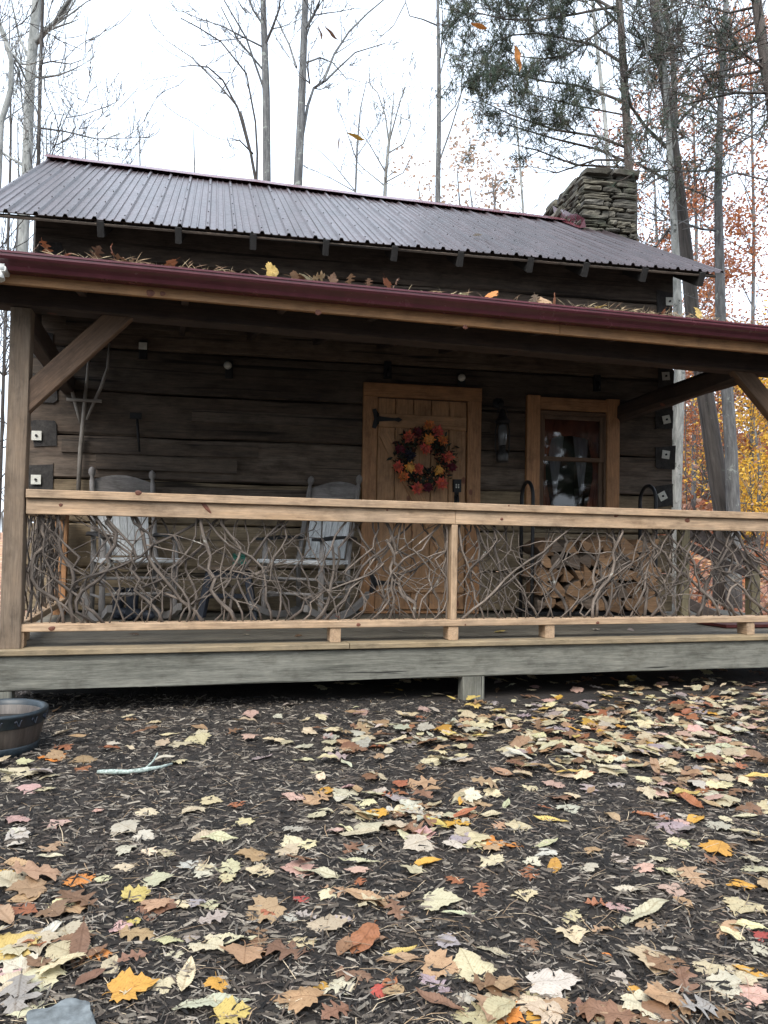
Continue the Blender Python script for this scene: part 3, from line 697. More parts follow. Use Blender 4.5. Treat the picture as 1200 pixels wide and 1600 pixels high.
# side railing on the left, running back to the wall
srail = thing('railing', 'short side railing of dense twisted branches at the left end of the porch', 'railing', (.05, .15, DK), 0, None, PORCH)
so = (.05, .15, DK); YE = 2.1
rbox('cap_board', .0, .12, .15, YE, 1.300, 1.345, M['pine'], srail, 121, so); rbox('top_rail', .04, .08, .15, YE, 1.205, 1.298, M['pine'], srail, 122, so)
rbox('bottom_rail', .0, .11, .15, YE, .50, .545, M['pine'], srail, 123, so); rbox('end_post', .0, .10, YE, YE+.09, DK, 1.30, M['casing'], srail, 124, so)
rbox('foot_block', .0, .09, .4, .49, DK, .499, M['pine'], srail, 125, so)
branches(srail, .02, YE-.17, Z0, Z1, 36, 23, 0., axisy=.01)
# stair at the right end
a = PORCH.loc(on_z(1067, 962, DK)); b_ = PORCH.loc(on_z(1176, 962, DK))
st = thing('stair_rail', 'sloping dark handrail between two greenish treated posts at the right end of porch', 'handrail', (a[0], a[1], DK), 0, None, PORCH)
dx_, dy_ = b_[0]-a[0], b_[1]-a[1]
MB().box(-.045, .045, -.045, .045, 0, .90, seed=131).build('post', M['greenpost'], st)
MB().box(dx_-.05, dx_+.05, dy_-.05, dy_+.05, -.4, .58, seed=132).build('post', M['greenpost'], st)
MB().beam((.03, -.02, .83), (dx_, dy_-.06, .50), .035, .13, seed=133).build('handrail', M['darkwood'], st)
MB().beam((.03, .02, .70), (dx_, dy_-.02, .38), .035, .07, seed=135).build('handrail', M['darkwood'], st)
MB().beam((.03, 0, .13), (dx_, dy_, -.19), .035, .10, seed=134).build('lower_rail', M['darkwood'], st)
# ------------------------------------------------------------------ furniture on the porch
def chair(label, wx, wy, rz):
    t = thing('rocking_chair', label, 'rocking chair', (wx, wy, DK), rz, 'rocking chairs on the porch'); t.scale = (1.05, 1.05, 1.03)   # faces its own -Y
    OG, PW = M['oldgrey'], M['palewood']
    for s_ in (-1, 1):
        x = s_*.25
        prof = [(.0, .019), (.30, .022), (.42, .024), (.5, .02), (.85, .021), (1.03, .022), (1.06, .015), (1.075, .015), (1.085, .024), (1.105, .029), (1.125, .027), (1.14, .018), (1.15, .006)]
        MB().tube([(x*.96, .22+.17*max(0, z-.42)/.7+.03*(.42-z if z < .42 else 0), .07+z) for z, r in prof], [r for z, r in prof], 10, seed=3).build('back_post', OG, t)
        prof = [(.0, .018), (.1, .024), (.2, .02), (.3, .026), (.36, .026), (.40, .018), (.44, .026), (.5, .022), (.56, .016), (.60, .02)]
        MB().tube([(x*1.06, -.23, .05+z) for z, r in prof], [r for z, r in prof], 10, seed=4).build('front_leg', OG, t)
        arm = MB(); n = 8
        for j in range(n):
            q = j/(n-1); arm.v += [Vector((x*1.04+dx*(.032+.022*sin(pi*min(1, q*1.3)+.2)), .27-.60*q, .665+.012*sin(q*5)+dz)) for dx, dz in ((-1, -.012), (1, -.012), (1, .012), (-1, .012))]
        for j in range(n-1):
            for k in range(4): k2 = (k+1) % 4; arm.face([j*4+k, j*4+k2, j*4+4+k2, j*4+4+k])
        arm.face([3, 2, 1, 0]); arm.face([(n-1)*4+k for k in range(4)]); arm.build('arm', M['black'], t)
        rk = MB(); n = 14
        for j in range(n+1):
            yy = -.42+.98*j/n; zz = .02+.16*((yy-.02)/.55)**2; rk.v += [Vector((x+dx, yy, zz+dz)) for dx, dz in ((-.018, -.018), (.018, -.018), (.018, .035), (-.018, .035))]
        for j in range(n):
            for k in range(4): k2 = (k+1) % 4; rk.face([j*4+k2, j*4+k, j*4+4+k, j*4+4+k2])
        rk.face([0, 1, 2, 3]); rk.face([n*4+3-k for k in range(4)]); rk.build('rocker', OG, t)
    seat = MB(); seat.prism([(-.29, -.29), (.29, -.29), (.25, .23), (-.25, .23)], .455, .485); seat.beam((-.285, -.29, .475), (.285, -.29, .475), .04, .035, up=(0, 0, 1), ch=.012); seat.build('seat', PW, t)
    bk = MB(); n = 7
    for i in range(n):
        x0 = -.2+.4*i/n; 
        z1 = .98
        bk.beam((x0+.0285, .235, .50), (x0+.0285, .235+.17*(z1-.42)/.7, z1), .0535, .012, up=(0, 1, 0), seed=i, ch=.003)
    bk.build('back_panel', PW, t)
    sl_ = MB(); pl = [(-.235, 0)]+[(-.235+.47*i/12, .10+.055*sin(pi*i/12)) for i in range(13)]+[(.235, 0)]
    sl_.prism(pl, -.012, .012, lambda a, b_, c: Vector((a, .385+c+.03*(1-(a/.235)**2)+b_*.24, 1.015+b_))); sl_.build('top_slat', OG, t)
    for z in (.19, .31):
        MB().tube([(-.25, -.23, z+.03), (.25, -.23, z+.03)], [.012, .012], 8).build('rung', OG, t)
        for s_ in (-1, 1): MB().tube([(s_*.255, -.23, z), (s_*.25, .24, z)], [.011, .011], 8).build('rung', OG, t)
    return t
p_ = at_y(188, 850, 6.25); chair('weathered rocking chair with pale seat, nearest the side railing and below the hay fork', p_.x+.1, 6.25, radians(32))
p_ = at_y(520, 850, 6.6); chair('weathered rocking chair with pale arched back beside the door', p_.x-.20, 6.55, radians(-27))
p_ = at_y(352, 885, 6.3); ztop = p_.z-DK
tb = thing('side_table', 'small dark-legged wooden table between the two rocking chairs', 'table', (p_.x, 6.45, DK), radians(8))
MB().prism([(-.24, -.16), (.24, -.16), (.24, .16), (-.24, .16)], ztop-.03, ztop-.002).build('table_top', M['post'], tb)
for sx in (-1, 1):
    for sy in (-1, 1): MB().beam((sx*.22, sy*.15, 0), (sx*.15, sy*.10, ztop-.031), .055, .04, up=(0, 1, 0)).build('leg', M['navy'], tb)
MB().box(-.18, .18, -.013, .013, .17, .21).build('stretcher', M['navy'], tb); MB().box(-.15, .15, -.115, -.09, ztop-.10, ztop-.032).build('apron', M['navy'], tb)
q = MB(); q.box(-.055, .055, -.05, .05, .0, .085, ch=.01); q.box(-.058, .058, -.053, .053, .085, .105, ch=.008)
tag(q.build('green_tin', M['green'], None, (p_.x+.10, 6.40, DK+ztop), (0, 0, .3)), 'small green lidded tin standing on the table between the rockers', 'tin')
# pair of dark boots beneath the left chair
for i, (dx, rz) in enumerate(((0, .5), (.13, .35))):
    c_ = at_y(193, 955, 6.35)
    bt = MB(); n = 10
    bt.tube([(0, .03, .0), (0, .03, .02), (0, .025, .12), (0, .03, .24), (0, .03, .25)], [.055, .052, .045, .055, .05], 12)
    bt.tube([(0, .06, .04), (0, 0, .045), (0, -.10, .04), (0, -.17, .036), (0, -.2, .03)], [.045, .048, .042, .038, .012], 10)
    tag(bt.build('boot', M['navy'], None, (c_.x+dx, 6.28-.05*i, DK+.008), (0, 0, rz+.8)), 'dark boot standing under the rocking chair at left', 'boot', 'pair of boots under the chair')
# wooden hay fork on the wall
def hp(px, py, off=-.07): x, z = HOUSE.px(px, py, off); return Vector((x, off, z))
h0 = hp(131, 625)
hf = thing('hay_fork', 'three-pronged wooden hay fork hung upright on the log wall', 'hay fork', tuple(h0), 0, None, HOUSE)
def rel(l, off=-.07): return [hp(x, y, off)-h0 for x, y in l]
MB().tube(rel([(122, 775), (126, 700), (130, 655), (132, 630), (136, 590), (139, 550)]), [.019, .019, .018, .017, .012, .007], 8).build('handle', M['fork'], hf)
MB().tube(rel([(125, 660), (120, 640), (111, 605), (106, 580), (105, 568)], -.075), [.009, .014, .015, .013, .007], 8).build('tine', M['fork'], hf)
MB().tube(rel([(135, 656), (144, 635), (158, 605), (168, 575), (171, 536)], -.075), [.009, .014, .015, .013, .007], 8).build('tine', M['fork'], hf)
MB().beam(hp(104, 624, -.09)-h0, hp(159, 627, -.09)-h0, .02, .028, seed=4).build('crosspiece', M['fork'], hf)
h0 = hp(214, 665)
tl = thing('hand_tool', 'small dark iron hook-shaped hand tool hanging on wall right of the hay fork', 'tool', tuple(h0), 0, None, HOUSE)
MB().tube([hp(214, 650)-h0, hp(216, 680)-h0, hp(218, 706)-h0], [.012, .012, .009], 8).build('shaft', M['black'], tl)
MB().box(-.06, .035, -.02, .02, hp(214, 655).z-h0.z, hp(214, 645).z-h0.z, ch=.006).build('blade', M['black'], tl)
# lantern
h0 = hp(785, 680, -.16)
ln = thing('wall_lantern', 'dark metal storm lantern with glass chimney on the wall between door and window', 'lantern', tuple(h0), 0, None, HOUSE)
zz = lambda py: hp(785, py, -.16).z-h0.z
MB().lathe([(.001, zz(722)), (.052, zz(722)), (.056, zz(719)), (.058, zz(712)), (.05, zz(707)), (.03, zz(703)), (.03, zz(697)), (.001, zz(696))], 20).build('base', M['oldmetal'], ln)
MB().lathe([(.034, zz(696)), (.044, zz(688)), (.046, zz(675)), (.04, zz(667)), (.034, zz(664))], 20).build('glass_chimney', M['lampglass'], ln)
MB().lathe([(.001, zz(638)), (.022, zz(640)), (.03, zz(645)), (.04, zz(650)), (.05, zz(654)), (.07, zz(657)), (.075, zz(660)), (.045, zz(663)), (.001, zz(664))], 20).build('cap', M['black'], ln)
for s_ in (-1, 1): MB().tube([(s_*.05, 0, zz(716)), (s_*.068, 0, zz(700)), (s_*.068, 0, zz(672)), (s_*.05, 0, zz(659))], .006, 6).build('side_rod', M['black'], ln)
MB().tube([(s*.05*cos(0), 0, 0) if False else (.055*cos(a), 0, zz(650)+.09*sin(a)) for s, a in [(1, pi*i/10) for i in range(11)]], .004, 6).build('bail', M['black'], ln)
MB().tube([(0, .155, zz(628)), (0, .05, zz(622)), (0, .0, zz(628)), (0, -.01, zz(633)), (0, .012, zz(636))], .008, 6).build('bracket', M['black'], ln)
MB().lathe([(.001, 0), (.05, 0), (.05, .01), (.04, .014), (.001, .016)], 18).build('backplate', M['black'], ln, (0, .156, zz(626)), (pi/2, 0, 0))
# wreath of autumn flowers
h0 = hp(662, 716, -.075)
wr_ = thing('wreath', 'round autumn wreath of orange, red and yellow flowers hanging on the door', 'wreath', tuple(h0), 0, None, HOUSE)
WR = .205; rng = random.Random(8)
rg = MB(); rg.tube([(WR*cos(a), .01, WR*sin(a)) for a in [2*pi*i/30 for i in range(31)]], .024, 7); rg.build('ring', M['twig'], wr_)
lf = MB()
for i in range(900):
    a = rng.random()*2*pi; r = WR+max(-.07, rng.gauss(.004, .042)); c_ = Vector((r*cos(a), rng.uniform(-.035, .02), r*sin(a))); d = Vector((rng.gauss(0, 1), rng.gauss(-.3, .5), rng.gauss(0, 1))).normalized(); s_ = d.orthogonal().normalized(); L = rng.uniform(.035, .085)
    cc = rng.choice(((.035, .06, .045), (.05, .075, .045), (.03, .045, .04), (.09, .06, .025), (.10, .03, .02), (.02, .03, .03)))
    b0 = len(lf.v); lf.v += [c_, c_+d*L*.5+s_*L*.22, c_+d*L, c_+d*L*.5-s_*L*.22]; lf.face([b0, b0+1, b0+2, b0+3], None, cc)
lfo = lf.build('greenery', M['wick'], wr_); lfo['kind'] = 'stuff'
for (px_, py_, kind) in ((670, 664, 'o'), (670, 687, 'y'), (638, 683, 'r'), (665, 701, 'r'), (625, 702, 'd'), (700, 714, 'r'), (622, 729, 'r'), (641, 730, 'Y'), (653, 732, 'r'), (686, 735, 'Y'), (652, 763, 'r'), (669, 761, 'd'), (640, 712, 'k'), (652, 676, 'd'), (692, 688, 'o'), (706, 730, 'd'), (630, 745, 'o'), (690, 756, 'r'), (684, 674, 'r')):
    c_ = hp(px_, py_, -.115)-h0; fl_ = MB(); R_ = {'Y': .048, 'y': .055, 'o': .048, 'r': .054, 'd': .046, 'k': .05}[kind]
    cols = {'Y': (.8, .42, .09), 'y': (.78, .33, .08), 'o': (.7, .23, .07), 'r': (.66, .13, .085), 'd': (.14, .018, .035), 'k': (.012, .014, .028)}[kind]
    for ring, (m_, tilt, l_) in enumerate(((9, .25, 1.), (8, .7, .85), (6, 1.15, .6))):
        for k in range(m_):
            a = 2*pi*k/m_+ring*.4+rng.uniform(-.15, .15); d = Vector((cos(a)*cos(tilt), -sin(tilt), sin(a)*cos(tilt))); s_ = Vector((-sin(a), 0, cos(a))); L = R_*1.25*l_*rng.uniform(.85, 1.15); vcol = tuple(x*rng.uniform(.75, 1.3) for x in cols)
            b0 = len(fl_.v); fl_.v += [c_+Vector((0, .01, 0)), c_+d*L*.55+s_*L*.24, c_+d*L+Vector((0, .004, 0)), c_+d*L*.55-s_*L*.24]; fl_.face([b0, b0+1, b0+2, b0+3], None, vcol)
    fl_.rock((c_.x, c_.y-.012, c_.z), R_*(1.25 if kind in 'Yy' else .6), R_*.7, R_*(1.15 if kind in 'Yy' else .6), int(px_), .12, 0, tuple(x*(.85 if kind in 'Yy' else .6) for x in cols), (4, 3, 4))
    fl_.build('flower', M['wick'], wr_)
be = MB()
for i in range(120):
    a = rng.choice((rng.uniform(1.6, 2.3), rng.uniform(4.1, 5.3), rng.uniform(5.5, 6.6))); r = WR+rng.gauss(.005, .05); c_ = Vector((r*cos(a), -.05+rng.uniform(-.02, .02), r*sin(a))); be.rock(c_, .011, .011, .011, i, .1, 0, rng.choice(((.25, .05, .03), (.42, .2, .07), (.3, .1, .04))), (2, 2, 2))
beo = be.build('berries', M['wick'], wr_); beo['kind'] = 'stuff'
# firewood rack
ra = HOUSE.loc(on_z(822, 967, DK)); RYh = -.62; RL = HOUSE.loc(at_y(822, 800, HOUSE.w(1.5, RYh, 0).y))[0]; RR = HOUSE.loc(at_y(1014, 800, HOUSE.w(2.4, RYh, 0).y))[0]
RW = RR-RL
rack = thing('firewood_rack', 'black steel firewood rack with two tall hooped ends in front of the window wall', 'rack', (RL, RYh, DK), 0, None, HOUSE)
for x in (0, RW):
    pts = [(x, -.14, .0), (x, -.14, .4), (x, -.14, 1.06)]+[(x, -.14*cos(a), 1.08+.14*sin(a)) for a in [pi*i/10 for i in range(11)]]+[(x, .14, 1.06), (x, .14, .0)]
    MB().tube(pts, .017, 8).build('hoop', M['black'], rack)
for y in (-.14, .14): MB().box(-.05, RW+.05, y-.016, y+.016, .055, .09, ch=.004).build('bottom_rail', M['black'], rack)
rng = random.Random(31); zr = .095; shapes = ('triangular', 'half-round', 'round', 'wedge-shaped'); rowi = 0
while rowi < 5:
    x = .045+(.04 if rowi % 2 else 0); rh = .125
    while x < RW-.07:
        r = rng.uniform(.05, .086); kind = rng.choice((0, 0, 1, 3, 3, 1, 2 if rowi == 0 else 0))
        if rowi == 0 and x < .2: kind = 2 if x > .1 else 0
        a0 = rng.uniform(0, 2*pi)
        if kind == 2: poly = [(r*.9*cos(2*pi*k/14)*rng.uniform(.95, 1.05), r*.9*sin(2*pi*k/14)) for k in range(14)]; barkn = 14
        else:                                                     # split wedge: bark arc and two split faces
            ang = {0: rng.uniform(1.0, 1.5), 1: rng.uniform(2.6, 3.2), 3: rng.uniform(.8, 1.1)}[kind]; rr = r*{0: 2.0, 1: 1.45, 3: 2.2}[kind]; m_ = 7
            poly = [(rr*cos(a0+ang*k/m_)*rng.uniform(.94, 1.05), rr*sin(a0+ang*k/m_)*rng.uniform(.94, 1.05)) for k in range(m_+1)]; barkn = m_
            e1, e0 = poly[-1], poly[0]; f = rng.uniform(.85, 1.1); poly += [(e1[0]*.5*f, e1[1]*.5*f), (rng.uniform(-.008, .008), rng.uniform(-.008, .008)), (e0[0]*.5*f, e0[1]*.5*f)]
            mx = (max(a for a, b in poly)+min(a for a, b in poly))/2; my = (max(b for a, b in poly)+min(b for a, b in poly))/2; k_ = .92*2*r/max(max(a for a, b in poly)-min(a for a, b in poly), max(b for a, b in poly)-min(b for a, b in poly))
            poly = [((a-mx)*max(1, k_), (b-my)*max(1, k_)) for a, b in poly]
        mb = MB(); n = len(poly); L = rng.uniform(.38, .44); y0 = -L/2+rng.uniform(-.04, .03)
        sk = rng.uniform(-.03, .03)
        nb = 0
        for j in range(5):
            for (a, b_) in poly: mb.v.append(Vector((a*(1+.06*vn(j, a*30, rowi))+sk*(j/4-.5), y0+L*j/4, b_*(1+.06*vn(j, b_*30, x)))))
        for j in range(4):
            for k in range(n):
                k2 = (k+1) % n; q = [j*n+k, (j+1)*n+k, (j+1)*n+k2, j*n+k2]
                mb.face(q, [(mb.v[i].y+x, mb.v[i].x, mb.v[i].z) for i in q], None, 0 if k < barkn else 1)
        for q in ([k for k in range(n)], [4*n+k for k in range(n)][::-1]): mb.face(q, [(mb.v[i].x*.6+x*3, mb.v[i].z*2, mb.v[i].y) for i in q], None, 1)
        if rng.random() < .1:
            for q_ in range(len(mb.m)): mb.m[q_] = 0
        dz = rng.uniform(-.008, .012); col_ = ('left end', 'left half', 'right half', 'right end')[min(3, int(x/RW*4))]
        rown = ('bottom layer', 'second layer', 'middle layer', 'fourth layer', 'top layer')[rowi]
        o = mb.build('firewood_log', [M['firebark'], M['fireend']], None, HOUSE.w(RL+x+r*.6, RYh, DK+zr+.062+dz), (0, rng.uniform(-.04, .04), HOUSE.a+rng.uniform(-.05, .05)))
        tag(o, '%s split firewood log in the %s of the rack, %s' % (shapes[kind], rown, col_), 'firewood', 'split logs stacked in the rack')
        x += r*1.72
    zr += rh; rowi += 1
# red mat on the deck at right
pts = [on_z(*q, DK) for q in ((1088, 975), (1135, 982), (1290, 980), (1330, 968), (1160, 968))]
mt = MB(); mt.prism([(p_.x, p_.y) for p_ in pts], DK+.006, DK+.03)
tag(mt.build('door_mat', M['redmat']), 'dark red flat mat lying on the deck at the right end', 'mat')
# half-barrel planter
bc = Vector((-1.905, 3.86, 0)); bp = thing('barrel_planter', 'brown half-barrel planter with black bands on the mulch at the left edge', 'planter', (bc.x, bc.y, -.005))
MB().lathe([(.001, 0), (.17, 0), (.178, .01), (.205, .10), (.218, .172), (.222, .205), (.215, .208), (.20, .19), (.18, .14)], 40).build('tub', M['tubbrown'], bp)
MB().lathe([(.217, .152), (.2225, .158), (.227, .202), (.232, .206), (.232, .218), (.222, .223), (.206, .218), (.202, .18)], 40).build('band', M['tubband'], bp)
MB().lathe([(.178, .003), (.185, .006), (.199, .052), (.195, .058)], 40).build('band', M['tubband'], bp)
MB().lathe([(.207, .150), (.001, .155)], 30).build('soil', M['soil'], bp)
rng = random.Random(3); sc_o = MB()
for k in range(16):          # moulded scrolls in the band
    a = 2*pi*k/16; pts = [Vector(((.2255+.0016*j/9)*cos(a+.16*j/9), (.2255+.0016*j/9)*sin(a+.16*j/9), .179+.014*sin(j*.9))) for j in range(10)]; sc_o.tube(pts, .0035, 5)
sc_o.build('scroll_relief', M['navy'], bp)
# lichened stick, flat stone
sp_ = [on_z(x, y, .02) for x, y in ((152, 1206), (175, 1206), (200, 1206), (225, 1203), (250, 1199), (269, 1193))]
sk_ = MB().tube(sp_, [.008, .0125, .0095, .0115, .008, .005], 8); sk_.tube([sp_[3], sp_[3]+Vector((.03, .04, .03)), sp_[3]+Vector((.04, .07, .06))], [.006, .004, .003], 5)
tag(sk_.build('fallen_stick', M['lichen']), 'pale lichen-covered stick lying on the mulch right of the barrel planter', 'stick')
s0 = on_z(100, 1604, 0); so_ = MB().rock((0, 0, 0), .13, .11, .045, 4, .35, n=(12, 12, 3))
tag(so_.build('flat_stone', M['stonegrey'], None, (s0.x, s0.y-.02, .015), (0, 0, .4)), 'flat blue-grey stone set in the mulch at the lower left corner', 'stone')
# ------------------------------------------------------------------ fallen leaves
def half(pts): return pts+[(-x, y) for x, y in pts[::-1] if abs(x) > 1e-6]
SH = {}
SH['maple'] = [(0, .05), (.13, -.03), (.27, -.05), (.30, .04), (.42, .08), (.40, .17), (.58, .30), (.50, .35), (.56, .47), (.43, .48), (.33, .50), (.30, .57), (.35, .67), (.24, .70), (.19, .80), (.11, .84), (0, 1.0)]
SH['oak'] = [(0, 0), (.03, .09), (.10, .13), (.22, .16), (.20, .21), (.10, .26), (.09, .31), (.20, .35), (.36, .42), (.33, .46), (.15, .49), (.10, .54), (.14, .60), (.28, .66), (.35, .73), (.27, .755), (.13, .775), (.11, .82), (.18, .89), (.10, .91), (.05, .96), (0, 1)]
def serr(n, w_, p_, tooth):
    o = [(0, 0)]
    for i in range(1, n):
        t_ = i/n; x = w_*sin(pi*t_**p_)**.85; o += [(x, t_-.008), (x*(1-tooth), t_+.008)]
    return o+[(0, 1)]
SH['chestnut'] = serr(15, .145, .92, .14); SH['beech'] = serr(11, .27, .85, .08)
def leaf_mesh(kind, seed, rings=3):
    """one leaf lying in XY, base at the origin, tip at y=1; cupped, folded and curled. Returns verts, faces, uv"""
    rng = random.Random(seed*17+hash(kind) % 7 if False else seed*17+len(kind)); h = SH[kind]; asym = rng.uniform(.9, 1.1)
    out = h+[(-x*asym, y) for x, y in h[::-1] if abs(x) > 1e-6]; out = [(x*(1+.10*vn(x*3, y*3, seed)), y+.05*vn(x*3+9, y*3, seed)) for x, y in out]
    n = len(out); V = []; cy = .34
    for r_ in range(rings+1):
        s_ = 1-r_/rings*(1 if kind == 'maple' else 1)
        for (x, y) in out:
            if kind == 'maple': V.append([x*s_, cy+(y-cy)*s_, 0])
            else: V.append([x*s_, y, 0])
    F = []
    for r_ in range(rings):
        for k in range(n):
            k2 = (k+1) % n; F.append([r_*n+k, r_*n+k2, (r_+1)*n+k2, (r_+1)*n+k])
    uv = [(v_[0], v_[1]) for v_ in V]
    fold = rng.uniform(-.1, .35); cup = rng.uniform(-.4, .7); by = rng.uniform(-.35, .5); tw = rng.uniform(-.35, .35); wv = rng.uniform(.03, .08)
    if kind in ('chestnut', 'beech'): fold = rng.uniform(.05, .6); cup = rng.uniform(-.5, 1.1)
    if kind in ('maple', 'oak'): cup = -abs(cup)*rng.uniform(.3, 1.5); fold *= .7; by = -abs(by)*rng.uniform(.2, 1.2)
    if seed % 4 == 0: cup = abs(cup)*.8; wv *= 1.4
    for v_ in V:
        x, y = v_[0], v_[1]-.4
        v_[2] = fold*abs(x)*.6+cup*x*x+by*y*y*.7+tw*x*y+wv*vn(x*4+seed, y*4, seed*.7)*1.6
    V = [Vector(v_) for v_ in V]
    # stalk
    if kind != 'chestnut' or rng.random() < .5:
        b0 = len(V); L = rng.uniform(.18, .5) if kind == 'maple' else rng.uniform(.05, .12); p0 = Vector((0, .06 if kind == 'maple' else 0, V[0].z)); bend = rng.uniform(-.3, .3)
        for j in range(4):
            c_ = p0+Vector((bend*(j/3)**2*L, -L*j/3, .05*sin(j))); V += [c_+Vector((-.012, 0, .004)), c_+Vector((.012, 0, .004)), c_+Vector((0, 0, -.012))]
        for j in range(3):
            for k in range(3): k2 = (k+1) % 3; F.append([b0+j*3+k, b0+j*3+k2, b0+j*3+3+k2, b0+j*3+3+k])
        uv += [(0, .5)]*12
    return V, F, uv
def leaf_mat(name, obj):
    m, t, p = nodes(name); u = N(t, 'ShaderNodeAttribute', attribute_name='luv'); s = N(t, 'ShaderNodeSeparateXYZ'); t.links.new(u.outputs['Vector'], s.inputs[0])
    if obj: oi = N(t, 'ShaderNodeObjectInfo'); base = oi.outputs['Color']; rnd = oi.outputs['Random']
    else: a = N(t, 'ShaderNodeAttribute', attribute_name='tint'); base = a.outputs['Color']; rnd = None
    ax = N(t, 'ShaderNodeMath', operation='ABSOLUTE'); t.links.new(s.outputs[0], ax.inputs[0])
    mid = ramp(t, [(.008, (1, 1, 1)), (.02, (0, 0, 0))], ax.outputs[0])
    k = N(t, 'ShaderNodeMath', operation='MULTIPLY', i1=.9); t.links.new(ax.outputs[0], k.inputs[0]); d = N(t, 'ShaderNodeMath', operation='SUBTRACT'); t.links.new(s.outputs[1], d.inputs[0]); t.links.new(k.outputs[0], d.inputs[1])
    w14 = N(t, 'ShaderNodeMath', operation='MULTIPLY', i1=13.); t.links.new(d.outputs[0], w14.inputs[0]); fr_ = N(t, 'ShaderNodeMath', operation='FRACT'); t.links.new(w14.outputs[0], fr_.inputs[0])
    vein = ramp(t, [(.0, (.8, .8, .8)), (.12, (0, 0, 0)), (.88, (0, 0, 0)), (1, (.8, .8, .8))], fr_.outputs[0])
    o1 = coords(t, 'ob', (1, 1, 1)); n1 = noise_n(t, o1, 3. if obj else 30., 5, .7); n2 = noise_n(t, o1, 14. if obj else 120., 4, .7)
    c = mix(t, 1., base, ramp(t, [(.2, (.72, .66, .6)), (.5, (1.1, 1.09, 1.06))], n1.outputs[0]).outputs[0], 'MULTIPLY')
    c = mix(t, ramp(t, [(.56, (0, 0, 0)), (.68, (.85, .85, .85))], n2.outputs[0]).outputs[0], c, mix(t, 1., base, (.38, .28, .2), 'MULTIPLY'))
    vf = mix(t, 1., mid.outputs[0], vein.outputs[0], 'LIGHTEN'); c = mix(t, mix(t, 1., vf, (.55, .55, .55), 'MULTIPLY'), c, mix(t, 1., base, (.6, .52, .42), 'MULTIPLY'))
    t.links.new(c, p.inputs['Base Color']); p.inputs['Roughness'].default_value = .62; bump(t, p, vf, .35, .003)
    tr = N(t, 'ShaderNodeBsdfTranslucent'); t.links.new(c, tr.inputs[0]); ms = N(t, 'ShaderNodeMixShader'); ms.inputs[0].default_value = .18
    t.links.new(p.outputs[0], ms.inputs[1]); t.links.new(tr.outputs[0], ms.inputs[2]); t.links.new(ms.outputs[0], t.nodes['Material Output'].inputs[0]); return m
M['leaf'] = leaf_mat('dry_leaf', True); M['leafstuff'] = leaf_mat('dry_leaf_litter', False)
LM = {}
for kd in SH:
    for s_ in range(9):
        V, F, uv = leaf_mesh(kd, s_+1); me = bpy.data.meshes.new(kd+'_leaf'); me.from_pydata([tuple(v_) for v_ in V], [], F)
        a = me.attributes.new('luv', 'FLOAT_VECTOR', 'POINT'); a.data.foreach_set('vector', [c for x, y in uv for c in (x, y, 0)]); me.polygons.foreach_set('use_smooth', [True]*len(F)); me.materials.append(M['leaf']); LM[kd, s_] = (me, V, F, uv)
CL = {'cream': (.52, .46, .305), 'white': (.46, .43, .355), 'pale': (.44, .375, .26), 'greenish': (.46, .435, .30), 'tan': (.34, .225, .13), 'brown': (.19, .105, .062), 'rust': (.30, .115, .055), 'orange': (.58, .22, .05),
      'gold': (.50, .28, .05), 'yellow': (.55, .41, .13), 'pink': (.46, .30, .26), 'red': (.36, .07, .055), 'mauve': (.33, .275, .28), 'grey': (.30, .27, .25)}
CL = {k_: tuple(.93*q_ for q_ in v_) for k_, v_ in CL.items()}
KN = {'maple': 'maple', 'oak': 'oak', 'chestnut': 'long toothed', 'beech': 'oval'}
def leaf_basis(rng, tilt=.22, yaw=None):
    yaw = rng.random()*2*pi if yaw is None else yaw
    return Matrix.Rotation(yaw, 3, 'Z') @ Matrix.Rotation(rng.gauss(0, tilt), 3, 'X') @ Matrix.Rotation(rng.gauss(0, tilt), 3, 'Y')
NLEAF = [0]
def where_on_ground(p):
    if (p-bc).length < .62: return 'near the barrel planter'
    if abs(p.x-sp_[2].x) < .35 and abs(p.y-sp_[2].y) < .3: return 'beside the lichen-covered stick'
    if (p-s0).length < .33: return 'near the flat grey stone'
    X, Y, _ = PORCH.loc(p)
    if Y > -.25: return 'in the shade under the porch edge'
    if abs(X-2.985) < .5 and Y > -.6: return 'by the middle porch support post'
    sx_ = 600+p.x/p.y*1200; col_ = 'left' if sx_ < 330 else ('right' if sx_ > 870 else 'middle')
    d = 'close by at the bottom of picture' if p.y < 2.05 else ('on the near mulch' if p.y < 2.6 else ('on open mulch halfway to the porch' if p.y < 3.6 else 'in the drift before the porch'))
    return d+', '+col_
